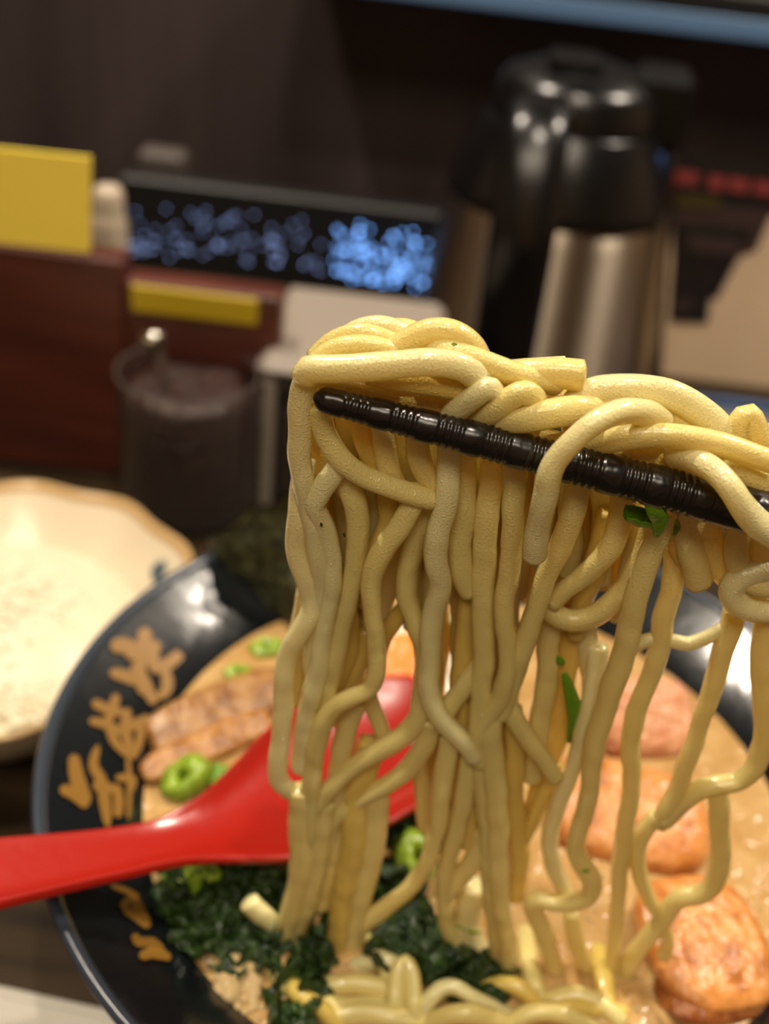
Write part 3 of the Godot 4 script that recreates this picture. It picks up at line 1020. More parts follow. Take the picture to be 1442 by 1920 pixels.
func toppings() -> void:
	# pork
	slice("pinkish pork slice at the far right of the bowl, half in the broth", M.pork_pink, 1210, 1345, Vector3(0.030, 0.012, 0.024), Vector3(0.55, 0.2, -0.1), 0.0045, 1)
	slice("browned seared pork slice behind the right-hand noodles", M.pork, 1175, 1530, Vector3(0.040, 0.012, 0.028), Vector3(0.3, -0.15, 0.0), 0.003, 2)
	slice("large orange pork slice at the lower right of the bowl", M.pork, 1320, 1770, Vector3(0.032, 0.011, 0.032), Vector3(0.15, 0.3, -0.12), 0.003, 3)
	slice("long brown pork slice floating left of the noodles", M.pork_tan, 420, 1330, Vector3(0.048, 0.008, 0.016), Vector3(0.35, 0.72, 0.0), 0.002, 5)
	slice("thin orange pork slice lying against the long brown slice", M.pork_orange, 390, 1400, Vector3(0.040, 0.006, 0.010), Vector3(0.35, 0.72, 0.0), 0.002, 6, false)
	# egg half
	var p := at_y(768, 1250, SOUP_Y + 0.009)
	var t := thing("egg_half", "halved boiled egg with an orange yolk behind the red spoon", "egg", p)
	t.rotation = Vector3(0.45, 0.1, 0.05)
	var white := []
	for q in [[0.0, -0.018], [0.010, -0.0165], [0.0165, -0.010], [0.0195, -0.003], [0.0195, 0.0], [0.019, 0.0006], [0.0105, 0.0007]]:
		white.append(Vector2(q[0], q[1]))
	obj("egg_white", lathe(white, 48, func(a: float, _q: Vector2) -> float: return 1.0 + 0.08 * cos(a)), M.egg_white, t)
	obj("yolk", lathe([Vector2(0.0108, -0.001), Vector2(0.0108, 0.0006), Vector2(0.0095, 0.0012), Vector2(0.005, 0.0016), Vector2(0, 0.0016)], 36), M.yolk, t)
	# spinach
	var heap := [
		[318, 1662, 0.016, 0.011], [345, 1640, 0.018, 0.012], [400, 1650, 0.020, 0.013], [330, 1700, 0.018, 0.012], [385, 1705, 0.018, 0.012], [440, 1690, 0.020, 0.013], [470, 1735, 0.017, 0.012],
		[372, 1750, 0.017, 0.010], [295, 1630, 0.014, 0.01], [350, 1675, 0.016, 0.012], [420, 1700, 0.016, 0.012], [440, 1620, 0.016, 0.011], [410, 1755, 0.019, 0.012], [500, 1690, 0.018, 0.012], [455, 1650, 0.018, 0.012], [455, 1790, 0.016, 0.010], [560, 1850, 0.018, 0.013], [585, 1790, 0.016, 0.011], [550, 1905, 0.018, 0.011],
		[735, 1640, 0.018, 0.012], [760, 1690, 0.019, 0.013], [800, 1740, 0.020, 0.013], [735, 1760, 0.018, 0.012], [790, 1790, 0.019, 0.012], [850, 1800, 0.020, 0.013], [905, 1830, 0.018, 0.012], [780, 1570, 0.017, 0.011], [720, 1590, 0.016, 0.011], [880, 1480, 0.015, 0.010], [500, 1630, 0.018, 0.012], [600, 1720, 0.016, 0.011]]
	for k in heap.size():
		var q = heap[k]
		var spot := at_y(q[0], q[1], SOUP_Y) - BOWL_C
		var out := Vector2(spot.x, spot.z).length()
		if out > 0.081:
			continue
		leaf("wilted dark green spinach leaf in the heap floating below the red spoon" if q[0] < 640 else "wilted dark green spinach leaf in the broth behind the hanging noodles", "spinach_leaf", M.spinach, q[0], q[1], Vector2(q[2], q[3]), rng.randf() * TAU, 0.001 + rng.randf() * 0.003, k, 0.4, "spinach below the red spoon" if q[0] < 640 else "spinach behind the noodles", "spinach")
	# green onion
	onion_ring("bright green onion ring beside the pork left of the red spoon", 348, 1460, 0.0060, 0.0034, 0.003, Vector3(0.5, 0, 0.3))
	onion_ring("bright green onion ring on the spinach behind the noodles", 778, 1608, 0.0058, 0.0032, 0.005, Vector3(0.4, 0, -0.3))
	onion_ring("pale green onion ring near the seaweed at the far edge of the broth", 498, 1215, 0.0046, 0.0015, 0.0005, Vector3(0.1, 0, 0.1))
	onion_ring("green onion ring floating above the long brown pork slice", 445, 1262, 0.0036, 0.0012, 0.0005, Vector3(0.1, 0.4, 0.0))
	leaf("dark green onion leaf next to the bright ring by the spoon", "onion_leaf", M.onion_dark, 405, 1452, Vector2(0.014, 0.007), 0.6, 0.002, 71, 0.3, "", "green onion")
	leaf("yellow-green leaf on top of the spinach below the spoon", "onion_leaf", M.onion, 355, 1640, Vector2(0.013, 0.007), 0.2, 0.005, 72, 0.3, "", "green onion")


func red_spoon() -> void:
	var up := [[-80, 1582], [0, 1573], [87, 1566], [173, 1558], [260, 1546], [312, 1530], [364, 1500], [399, 1472], [444, 1427], [507, 1362], [560, 1316], [650, 1280], [720, 1269], [790, 1272], [845, 1315], [868, 1385]]
	var dn := [[-80, 1716], [0, 1694], [69, 1677], [173, 1652], [255, 1633], [300, 1622], [347, 1613], [385, 1610], [425, 1609], [475, 1609], [540, 1606], [610, 1590], [680, 1565], [745, 1532], [812, 1484], [866, 1404]]
	var deep := [0.0008, 0.0009, 0.001, 0.0011, 0.0013, 0.0016, 0.0022, 0.003, 0.0042, 0.0055, 0.0068, 0.0074, 0.0074, 0.0066, 0.0045, 0.0014]
	var pa := at_y(0, 1634, 0.8415)
	var pb := at_y(700, 1430, 0.8285)
	var run := (pb - pa).normalized()
	var across := run.cross(Vector3.UP).normalized()
	var n := across.cross(run).normalized()
	if n.y < 0:
		n = -n
	var hit := func(q: Array) -> Vector3:
		var d := ray(q[0], q[1])
		return EYE + d * ((pa - EYE).dot(n) / d.dot(n))
	var a := []
	var b := []
	var e := []
	for k in up.size():
		a.append(hit.call(up[k]))
		b.append(hit.call(dn[k]))
		e.append(Vector3(deep[k], 0, 0))
	# even spacing by blending the three lists with the same number of steps
	var steps := 8
	var rows := []
	for k in up.size() - 1:
		for s in steps + (1 if k == up.size() - 2 else 0):
			var f := float(s) / steps
			var q := func(l: Array) -> Vector3: return l[k].cubic_interpolate(l[k + 1], l[maxi(k - 1, 0)], l[mini(k + 2, l.size() - 1)], f)
			var A: Vector3 = q.call(a)
			var B: Vector3 = q.call(b)
			var D: float = q.call(e).x
			var inner := PackedVector3Array()
			var outer := PackedVector3Array()
			for j in 29:
				var v := j / 28.0
				var dip := D * (1.0 - pow(absf(2.0 * v - 1.0), 2.6))
				var p := A.lerp(B, v) - n * dip
				inner.append(p + n * 0.0007 * (1.0 if j > 0 and j < 28 else 0.6))
				outer.append(p - n * 0.0011 + (A - B).normalized() * 0.0007 * (1.0 - 2.0 * v))
			outer.reverse()
			inner.append_array(outer)
			rows.append(inner)
	var t := thing("soup_spoon", "glossy red plastic soup spoon resting across the left rim of the black bowl", "spoon", pb)
	for i in rows.size():
		for j in rows[i].size():
			rows[i][j] -= pb
		rows[i].reverse()
	# close both ends
	for end in [0, rows.size() - 1]:
		var c := Vector3.ZERO
		for p in rows[end]:
			c += p
		c /= rows[end].size()
		var cap := PackedVector3Array()
		for p in rows[end]:
			cap.append(c)
		if end == 0:
			rows.push_front(cap)
		else:
			rows.append(cap)
	var cut := 9 * steps
	obj("handle", grid_mesh(rows.slice(0, cut + 1), true), M.red, t)
	obj("spoon_head", grid_mesh(rows.slice(cut, rows.size()), true), M.red, t)


func chopsticks() -> void:
	var specs := [["black ridged chopstick crossing in front of the noodles, its blunt tip at the left", [588, 744, 0.0], [1500, 982, 3.0], 22.5, 42.5]]
	for s in specs:
		var a := at_z(s[1][0], s[1][1], CURTAIN_Z + s[1][2] * 0.001)
		var b := at_z(s[2][0], s[2][1], CURTAIN_Z + s[2][2] * 0.001)
		var r0: float = s[3] * depth_of(a) / FOCAL_PX
		var r1: float = s[4] * depth_of(b) / FOCAL_PX
		b = a + (b - a) * 2.2
		var path := PackedVector3Array()
		var n := 900
		for i in n:
			path.append(a.lerp(b, i / (n - 1.0)))
		var full := a.distance_to(b)
		var size := func(_t: float, along: float) -> float:
			var r := lerpf(r0, r1, pow(clampf(along / (full * 0.4545), 0.0, 1.0), 0.68))
			# a rounded tip, then groups of grooves between plain stretches
			if along < 0.0022:
				r *= sqrt(clampf(1.0 - pow(1.0 - along / 0.0022, 2.0), 0.06, 1.0))
			if along > 0.0045 and along < 0.062:
				var cycle := fmod(along - 0.0045, 0.0072)
				if cycle < 0.0044:
					r *= 1.0 - 0.09 * (0.5 - 0.5 * cos(TAU * cycle / 0.0011))
				else:
					r *= 1.0 + 0.02 * sin(PI * (cycle - 0.0044) / 0.0028)
			return r
		var t := thing("chopstick", s[0], "chopstick", a)
		var local := PackedVector3Array()
		for p in path:
			local.append(p - a)
		var cut := int(n * 0.062 / full)
		obj("ridged_tip", tube(local.slice(0, cut + 1), size, 36, 1.0, 0.0, 2.4), M.chopstick, t)
		var rest := func(x: float, along: float) -> float: return size.call(x, along + 0.062)
		obj("shaft", tube(local.slice(cut, n), rest, 36, 1.0, 0.0, 2.6), M.chopstick, t)


func noodles() -> void:
	# draped over the top of the chopstick, front ones first
	noodle("thick pale noodle lying level above the chopstick tip, folding down at its left end", 47, "noodle_pale", [572, 705, -1, 580, 692, 0, 620, 692, 0.5, 680, 690, 1, 740, 685, 1, 800, 680, 0.5, 850, 684, 0, 882, 698, -1, 905, 722, -3])
	noodle("crescent noodle tucked just below the level pale noodle over the tip", 34, "noodle_gold", [690, 704, -2, 740, 714, -1.5, 800, 722, -1.5, 850, 730, -2, 890, 722, -3])
	noodle("noodle arching along the upper left shoulder of the bundle", 36, "noodle", [585, 690, -4, 605, 668, -4, 640, 652, -4, 685, 648, -4, 722, 655, -4, 755, 674, -4.5])
	noodle("noodle curving over the top left hump, second from the top", 36, "noodle", [590, 672, -7, 618, 645, -7, 652, 630, -7, 690, 628, -6.5, 728, 640, -6.5, 765, 660, -7])
	noodle("topmost noodle of the left hump with a bright glint", 38, "noodle_pale", [640, 640, -9, 668, 620, -9, 703, 612, -8.5, 735, 618, -8.5, 765, 634, -9, 790, 655, -9])
	noodle("small noodle hump peeping between the two top arches", 32, "noodle", [712, 625, -12, 748, 614, -12, 780, 622, -12, 805, 645, -12])
	noodle("arched noodle with a green fleck at the top middle of the bundle", 46, "noodle", [735, 662, -5, 768, 640, -5, 802, 625, -5, 835, 622, -5, 862, 632, -5, 884, 652, -5.5, 898, 676, -7])
	noodle("long noodle sloping right from under the green-flecked arch", 44, "noodle", [775, 682, -8, 812, 662, -5, 835, 658, -3.8, 860, 664, -3.5, 910, 682, -3.5, 960, 700, -3.5, 1010, 712, -4, 1045, 720, -5])
	noodle("stubby noodle with a blunt cut end pointing right in front of the steel jug", 54, "noodle", [950, 705, -6, 1000, 702, -5, 1050, 700, -4.5, 1092, 704, -4.5])
	noodle("thin noodle behind the blunt cut end", 30, "noodle_pale", [960, 692, -9, 1010, 687, -9, 1060, 684, -9])
	noodle("short twisted noodle rising from the chopstick to a shiny bent tip", 40, "noodle_pale", [846, 782, -3, 866, 762, -1, 890, 742, 0, 912, 727, 0, 926, 738, -1.5, 930, 756, -4])
	noodle("second short twisted noodle beside the shiny bent tip", 40, "noodle", [895, 795, -2.5, 925, 770, -0.5, 955, 748, 0, 982, 736, 0, 1002, 748, -1.5, 1008, 770, -4])
	noodle("noodle lying along the chopstick in the middle, left of the hooked noodle", 48, "noodle", [928, 790, -2, 970, 787, 0, 1012, 780, 0.5, 1055, 772, 0, 1095, 768, -1.5, 1130, 772, -4])
	noodle("golden noodle pressed against the middle of the chopstick from above", 34, "noodle_gold", [880, 790, -4, 930, 803, -3.5, 985, 815, -3.5, 1040, 826, -3.5, 1090, 838, -4])
	noodle("hooked pale noodle hanging in front of the chopstick with a cut lower end", 44, "noodle_pale", [1240, 790, -3, 1213, 776, 0.5, 1180, 770, 3, 1148, 776, 5, 1112, 795, 6.5, 1078, 822, 7, 1050, 852, 7, 1032, 885, 7, 1024, 920, 6.5, 1016, 955, 6, 1009, 995, 5, 1003, 1044, 4])
	noodle("long noodle running right above the chopstick to the picture's edge", 42, "noodle", [1085, 838, -2, 1130, 830, -0.5, 1180, 820, 1, 1240, 816, 1.5, 1300, 822, 1.5, 1360, 836, 1.5, 1410, 853, 1.5, 1470, 874, 1.5])
	noodle("big arched noodle humping up at the right behind the hooked noodle", 50, "noodle_pale", [1068, 770, -5, 1085, 750, -5, 1112, 736, -5, 1150, 730, -5, 1200, 729, -5, 1248, 737, -5, 1292, 756, -5, 1330, 784, -5, 1352, 812, -5, 1366, 842, -6])
	noodle("inner noodle nested under the big right arch", 52, "noodle", [1095, 778, -6, 1145, 765, -6, 1200, 766, -6, 1250, 780, -6, 1295, 800, -6, 1340, 825, -6.5])
	noodle("S-bent noodle crossing in front of the chopstick at the right", 48, "noodle_pale", [1262, 850, -1.5, 1300, 862, 2, 1338, 882, 5, 1366, 912, 7, 1390, 946, 7.5, 1418, 978, 7, 1465, 1012, 6])
	noodle("noodle bedded under the long right-hand noodle, just above the chopstick", 50, "noodle_gold", [1100, 845, -4, 1160, 850, -3.5, 1220, 860, -3.5, 1280, 872, -3.5, 1330, 895, -4])
	noodle("upright noodle knob sticking up at the right end of the bundle", 40, "noodle", [1372, 850, -5, 1380, 815, -5, 1390, 788, -5, 1402, 778, -5, 1414, 796, -5, 1424, 825, -5, 1432, 850, -6])
	noodle("noodle bump at the right edge beside the upright knob", 40, "noodle", [1405, 850, -8, 1425, 822, -8, 1448, 815, -8, 1480, 830, -8])
	noodle("noodle beneath the long one at the right edge", 42, "noodle", [1360, 868, -1, 1400, 888, -0.5, 1440, 908, -0.5, 1490, 925, -1])
	noodle("lowest noodle at the right edge above the chopstick", 44, "noodle_gold", [1375, 890, -3.5, 1410, 925, -3.5, 1450, 950, -3.5, 1490, 962, -3.5])
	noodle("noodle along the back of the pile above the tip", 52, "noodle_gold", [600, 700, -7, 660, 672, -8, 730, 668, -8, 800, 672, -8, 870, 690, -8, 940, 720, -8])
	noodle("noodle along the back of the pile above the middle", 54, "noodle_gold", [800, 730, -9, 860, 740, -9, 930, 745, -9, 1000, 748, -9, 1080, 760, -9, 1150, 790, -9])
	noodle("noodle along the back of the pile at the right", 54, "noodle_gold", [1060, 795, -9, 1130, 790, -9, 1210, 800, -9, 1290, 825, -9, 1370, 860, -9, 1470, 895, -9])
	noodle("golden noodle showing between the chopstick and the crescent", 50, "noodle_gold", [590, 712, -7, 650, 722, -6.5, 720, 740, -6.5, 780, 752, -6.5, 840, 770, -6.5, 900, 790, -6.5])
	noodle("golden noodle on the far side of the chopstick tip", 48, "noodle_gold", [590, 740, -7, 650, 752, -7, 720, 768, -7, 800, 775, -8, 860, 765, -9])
	# left edge of the curtain
	noodle("outermost noodle hanging straight down from the fold at the tip", 44, "noodle_pale", [580, 700, -2.5, 568, 730, -2.5, 562, 780, -3, 562, 840, -3.5, 568, 900, -3.5, 576, 950, -4, 590, 1005, -4, 600, 1055, -4.5, 604, 1100, -5, 600, 1145, -5, 592, 1190, -5.5, 588, 1240, -6, 592, 1300, -7, 585, 1370, -7])
	noodle("leftmost noodle bulging out and ending in a hook above the red spoon", 40, "noodle_pale", [570, 860, -6, 564, 920, -5.5, 560, 965, -5, 556, 1010, -5, 560, 1048, -5, 573, 1080, -5, 584, 1110, -5, 586, 1135, -4.5, 576, 1165, -4, 556, 1197, -4, 540, 1228, -4, 533, 1260, -4, 531, 1310, -4, 528, 1365, -4, 523, 1410, -4, 521, 1448, -4, 530, 1472, -4.4, 556, 1490, -6, 585, 1502, -8])
	noodle("noodle behind the outermost one at the left edge", 46, "noodle_gold", [585, 750, -8, 590, 820, -8, 592, 880, -8, 590, 950, -9, 600, 1010, -9, 625, 1080, -9, 632, 1150, -9, 628, 1230, -9])
	noodle("noodle with a sharp fold poking left under the crossing noodle", 40, "noodle_pale", [634, 872, -3.5, 615, 900, -3, 598, 927, -2.8, 588, 946, -2.8, 596, 962, -3.2, 608, 985, -3.8, 616, 1018, -4, 624, 1060, -4, 622, 1110, -4, 613, 1160, -4, 604, 1212, -4, 595, 1262, -4, 584, 1305, -4, 574, 1345, -4.5, 568, 1390, -5, 562, 1440, -5.5])
	noodle("pale noodle slanting down right across the others below the tip", 40, "noodle", [601, 762, -3, 604, 790, -3, 612, 818, -3, 630, 848, -2.6, 656, 874, -2.4, 690, 896, -2.4, 730, 912, -2.4, 770, 926, -2.6, 812, 938, -3.2])
	noodle("noodle hanging under the crossing one, second from the left edge inside", 42, "noodle", [640, 860, -5.5, 655, 910, -5.2, 666, 950, -5, 672, 990, -5, 668, 1040, -5, 660, 1090, -5, 650, 1140, -5, 638, 1190, -5, 628, 1235, -5.2, 614, 1290, -5.6, 606, 1340, -6])
	noodle("thin noodle toned pale as if lit, seen through a gap under the crossing noodle", 28, "noodle_pale", [684, 880, -11, 697, 920, -11, 704, 955, -11, 698, 990, -11, 688, 1020, -11, 680, 1060, -11])  # its pale tone stands in for light reaching the gap
	noodle("wavy noodle from the crossing noodle's end curving left to a bend above the egg", 40, "noodle", [790, 915, -4.5, 772, 948, -3.6, 748, 990, -3.2, 722, 1026, -3, 703, 1058, -3, 697, 1100, -3, 699, 1145, -3, 704, 1190, -3, 708, 1232, -3, 704, 1268, -3, 690, 1292, -3, 662, 1305, -3, 632, 1322, -3.2, 610, 1348, -3.4, 597, 1385, -3.6, 588, 1430, -4, 584, 1480, -4.2, 581, 1530, -4.6, 576, 1590, -5])
	noodle("noodle hanging behind the wavy one, right of the thin pale one", 36, "noodle_gold", [716, 880, -8, 724, 930, -8, 728, 970, -8, 716, 1010, -8, 700, 1040, -8, 690, 1080, -8.5, 682, 1130, -9])
	noodle("noodle edging the right side of the gap over the egg", 42, "noodle", [812, 930, -7, 796, 975, -7, 778, 1020, -7, 766, 1070, -7, 764, 1120, -7, 776, 1160, -6.5, 790, 1205, -6.5, 797, 1255, -6.5, 792, 1305, -6.5, 784, 1345, -6, 762, 1374, -5.6, 728, 1398, -5.2, 692, 1420, -5, 652, 1448, -5, 620, 1478, -5, 596, 1510, -5.4])
	noodle("short noodle edging the left side of the gap over the egg", 30, "noodle_gold", [768, 1130, -9.5, 748, 1152, -9.5, 730, 1176, -9.5, 716, 1205, -9.5, 708, 1240, -9.5])
	noodle("yellow noodle looping behind the wavy noodle", 34, "noodle_gold", [648, 1120, -9, 656, 1165, -9, 656, 1215, -9, 640, 1255, -9, 624, 1290, -9, 610, 1335, -9])
	noodle("yellow noodle curving down beside the egg gap at the left", 32, "noodle_gold", [690, 1180, -10, 680, 1230, -10, 662, 1270, -10, 645, 1310, -10, 640, 1360, -10])
	noodle("thin noodle slanting below the egg gap", 28, "noodle", [690, 1296, -8, 702, 1335, -8, 716, 1370, -8, 732, 1398, -8])
	noodle("noodle dropping inside the lower left bundle", 38, "noodle", [668, 1318, -7, 652, 1355, -7, 642, 1400, -7, 634, 1450, -7, 628, 1510, -7, 624, 1560, -7])
	noodle("noodle sweeping down left over the spoon below the egg gap", 36, "noodle", [812, 1350, -6, 796, 1395, -6, 772, 1432, -6, 738, 1462, -6, 698, 1486, -6, 655, 1508, -6, 628, 1540, -6.5, 612, 1590, -7])
	# middle of the curtain
	noodle("bright glistening noodle in the middle, bulging left below the chopstick", 42, "noodle_pale", [842, 835, -4.5, 843, 870, -4, 841, 910, -3, 834, 950, -2.4, 823, 990, -2, 818, 1030, -2, 820, 1065, -2.2, 826, 1095, -2.8, 820, 1130, -3.2, 810, 1170, -3.4, 806, 1225, -3.4, 806, 1280, -3.4, 814, 1325, -3.4, 836, 1358, -3.6, 866, 1388, -4, 888, 1418, -4.6])
	noodle("noodle with a row of glints right of the glistening one", 40, "noodle", [962, 860, -4.5, 964, 920, -3.4, 963, 975, -3, 960, 1030, -2.8, 954, 1085, -2.8, 946, 1130, -2.8, 948, 1175, -2.8, 952, 1225, -2.8, 949, 1268, -3, 938, 1305, -3.4, 920, 1335, -4, 902, 1375, -4.6, 898, 1430, -5])
	noodle("noodle slanting down left from the chopstick right of the hooked end", 44, "noodle", [1090, 885, -4.5, 1082, 930, -3.4, 1070, 975, -3, 1053, 1020, -3, 1032, 1065, -3, 1014, 1110, -3, 998, 1160, -3.2, 984, 1205, -3.4, 968, 1250, -4, 952, 1295, -4.6, 935, 1340, -5])
	noodle("noodle hanging behind the glistening noodle", 44, "noodle", [868, 850, -6.5, 870, 910, -6, 868, 970, -6, 862, 1030, -6, 866, 1080, -6, 882, 1110, -6.5])
	noodle("noodle between the crossing noodle's end and the chopstick", 40, "noodle", [778, 805, -5.5, 784, 845, -5.2, 796, 885, -5.2, 815, 920, -5.4])
	noodle("noodle hanging from mid-chopstick above the crossing noodle", 40, "noodle", [715, 790, -5.8, 722, 840, -5.6, 730, 880, -5.6, 745, 920, -6])
	noodle("noodle hanging from near the tip above the crossing noodle", 36, "noodle_gold", [672, 780, -6.8, 684, 830, -6.8, 700, 872, -6.8, 716, 905, -7])
	noodle("long straight noodle down the very middle of the curtain", 42, "noodle", [924, 860, -6.5, 920, 920, -6, 912, 985, -5.6, 908, 1060, -5.4, 906, 1130, -5.2, 908, 1200, -5.2, 904, 1280, -5.2, 898, 1360, -5.4, 902, 1440, -5.6, 910, 1520, -5.8, 915, 1600, -6, 920, 1680, -6.4, 928, 1760, -7, 934, 1850, -8])
	noodle("second long noodle down the middle, right of the straight one", 40, "noodle", [918, 1330, -4.6, 922, 1400, -4.4, 930, 1480, -4.4, 934, 1560, -4.4, 934, 1640, -4.6, 940, 1710, -5, 950, 1780, -5.6, 946, 1840, -6.2, 926, 1890, -7])
	noodle("golden noodle filling the middle behind the straight pair", 44, "noodle_gold", [886, 1080, -9, 880, 1150, -9, 874, 1220, -9, 866, 1280, -9, 872, 1350, -9, 882, 1420, -9, 886, 1500, -9, 876, 1580, -9])
	noodle("noodle twisting down behind the middle pair at the right", 40, "noodle_gold", [960, 1330, -8, 966, 1400, -8, 960, 1470, -8, 966, 1540, -8, 974, 1600, -8.5, 968, 1680, -9])
	noodle("noodle bending diagonally right in the middle of the curtain", 36, "noodle", [944, 1310, -5.6, 966, 1350, -5.4, 992, 1388, -5.4, 1018, 1424, -5.8, 1040, 1455, -6.4])
	noodle("noodle crossing under the glistening one toward the middle", 34, "noodle", [905, 1240, -6.6, 880, 1275, -6.2, 858, 1305, -6, 836, 1332, -6, 815, 1365, -6])
	noodle("noodle curving left at the lower middle to meet the thick stem", 36, "noodle", [846, 1380, -6, 836, 1430, -5.4, 828, 1480, -5, 822, 1530, -5, 812, 1580, -5, 798, 1622, -5, 772, 1660, -5.2, 738, 1690, -5.6, 700, 1718, -6, 665, 1742, -6.6])
	noodle("noodle hanging right of the left-curving one", 34, "noodle", [880, 1420, -7, 872, 1480, -6.6, 860, 1540, -6.4, 846, 1590, -6.4, 836, 1640, -6.6, 834, 1690, -7, 842, 1740, -7.6, 868, 1780, -8.4, 905, 1805, -9])
	noodle("noodle slanting from the straight noodle to the lower left", 36, "noodle", [912, 1560, -7.4, 894, 1600, -7, 872, 1632, -7, 848, 1660, -7.2, 830, 1680, -7.8])
	noodle("broad golden noodle with a green sliver near the bottom", 48, "noodle_pale", [892, 1660, -10, 880, 1700, -10, 876, 1740, -10, 890, 1775, -10, 915, 1800, -10])
	noodle("noodle looping in the dark gap at the centre of the curtain", 30, "noodle_gold", [848, 1080, -12, 866, 1110, -12, 884, 1142, -12, 906, 1160, -12])
	# lower left stem
	noodle("left noodle of the thick stem under the red spoon", 46, "noodle", [566, 1480, -5, 564, 1540, -5, 566, 1590, -5, 564, 1640, -5.2, 552, 1695, -5.6, 536, 1745, -6.2, 518, 1800, -7])
	noodle("second noodle of the thick stem under the red spoon", 46, "noodle", [606, 1500, -6, 600, 1560, -6, 592, 1620, -6, 580, 1670, -6.2, 562, 1720, -6.8, 545, 1770, -7.4])
	noodle("right noodle of the thick stem, ending in the broth", 51, "noodle", [702, 1480, -7.5, 700, 1540, -7, 693, 1600, -6.8, 680, 1660, -6.8, 668, 1720, -7, 660, 1780, -7.4, 655, 1850, -8.4])
	noodle("middle noodle of the thick stem, ending in the broth", 51, "noodle_gold", [700, 1390, -9, 680, 1455, -7.4, 668, 1520, -6.2, 664, 1590, -5.8, 652, 1650, -5.8, 642, 1710, -6, 637, 1770, -6.6, 632, 1850, -7.6])
	noodle("short cut noodle poking left from the stem over the spinach", 36, "noodle_pale", [466, 1690, -6.6, 486, 1710, -6.2, 508, 1730, -6.2, 530, 1752, -6.8, 545, 1775, -7.6])
	noodle("noodle filling the stem above the spinach", 51, "noodle", [640, 1470, -8, 634, 1530, -8, 630, 1590, -8, 618, 1640, -8.4, 604, 1690, -9])
	# right part of the curtain
	noodle("noodle leaning left under the green onion leaf, passing behind the slanting one", 42, "noodle", [1170, 890, -6, 1168, 930, -5.4, 1163, 975, -4.8, 1150, 1015, -4.4, 1128, 1048, -4.4, 1100, 1075, -4.8, 1066, 1102, -5.4, 1036, 1128, -6])
	noodle("U-shaped noodle swinging up to the chopstick at the right", 40, "noodle", [1012, 1120, -6.6, 1036, 1148, -6.4, 1072, 1163, -6.2, 1112, 1156, -6, 1145, 1132, -6, 1174, 1096, -6, 1196, 1056, -6, 1212, 1015, -6.2, 1224, 970, -6.6])
	noodle("long noodle from below the onion leaf to a hook at the lower right", 44, "noodle", [1248, 960, -5.6, 1232, 1005, -4.8, 1214, 1050, -4.2, 1200, 1095, -4, 1188, 1140, -4, 1178, 1190, -4, 1166, 1235, -4, 1150, 1280, -4, 1134, 1330, -4, 1120, 1380, -4, 1110, 1430, -4, 1106, 1480, -4, 1096, 1525, -4, 1084, 1562, -4, 1082, 1595, -4, 1096, 1628, -4, 1110, 1652, -4, 1106, 1678, -4, 1078, 1690, -4.2, 1040, 1692, -4.6, 1006, 1686, -5, 1000, 1704, -5.4, 1016, 1740, -5.8, 1032, 1790, -6.4, 1050, 1860, -7.4])
	noodle("noodle left of the hook that stops behind it", 36, "noodle_pale", [1122, 1210, -10, 1116, 1270, -8.5, 1104, 1330, -7, 1090, 1390, -7, 1074, 1440, -7, 1054, 1490, -7, 1038, 1535, -7, 1030, 1575, -7, 1036, 1615, -7, 1052, 1655, -7.4, 1068, 1690, -8])
	noodle("noodle under the hook running into the broth", 30, "noodle", [1070, 1712, -7.6, 1078, 1755, -7.6, 1092, 1800, -8, 1114, 1850, -9])
	noodle("thin golden noodle forking off left at the lower right of the middle", 28, "noodle_gold", [1040, 1430, -11, 1020, 1490, -9.4, 996, 1545, -9, 974, 1590, -9, 956, 1640, -9.4])
	noodle("pale noodle hanging over the small green leaf", 38, "noodle", [1032, 1160, -9, 1026, 1220, -9, 1024, 1280, -9, 1014, 1340, -9, 1006, 1400, -9, 998, 1460, -9])
	noodle("yellow noodle behind the small green leaf", 44, "noodle_gold", [1060, 1150, -12, 1064, 1220, -12, 1052, 1300, -12, 1044, 1380, -12, 1020, 1450, -12, 1000, 1520, -12])
	noodle("noodle right of the small green leaf", 40, "noodle_pale", [1092, 1150, -11, 1100, 1210, -11, 1112, 1270, -11, 1108, 1320, -11, 1098, 1370, -11.5])
	noodle("pale noodle seen in the gap under the onion leaf", 32, "noodle_pale", [1204, 980, -11, 1192, 1020, -11, 1178, 1065, -11, 1166, 1110, -11, 1158, 1160, -11])
	noodle("noodle short of the U-shaped one, filling behind it", 44, "noodle_gold", [1140, 960, -9, 1130, 1020, -9, 1112, 1080, -9.5, 1090, 1130, -10, 1080, 1190, -10])
	noodle("straight golden noodle hanging in front of the dark bowl rim", 38, "noodle", [1262, 1020, -8, 1264, 1065, -7.6, 1258, 1110, -7.4, 1244, 1150, -7.2, 1240, 1195, -7, 1230, 1240, -6.8, 1210, 1290, -6.6, 1192, 1335, -6.4, 1184, 1385, -6.4, 1183, 1440, -6.4, 1181, 1500, -6.4, 1170, 1560, -6.4, 1162, 1620, -6.6, 1158, 1680, -7, 1154, 1740, -7.4, 1146, 1820, -8.4])
	noodle("small pinkish noodle bridging sideways between two strands at the right", 24, "noodle_pale", [1184, 1216, -7.6, 1220, 1198, -7.4, 1258, 1200, -7.2, 1290, 1206, -7.2, 1322, 1196, -7.2, 1356, 1178, -7.4])
	noodle("noodle dropping from the knotted lump to a fold over the pork", 38, "noodle", [1378, 1140, -7.4, 1368, 1185, -7, 1352, 1230, -6.8, 1338, 1280, -6.6, 1322, 1330, -6.4, 1304, 1385, -6.2, 1286, 1435, -6, 1272, 1478, -6, 1252, 1512, -6.2, 1236, 1545, -6.6])
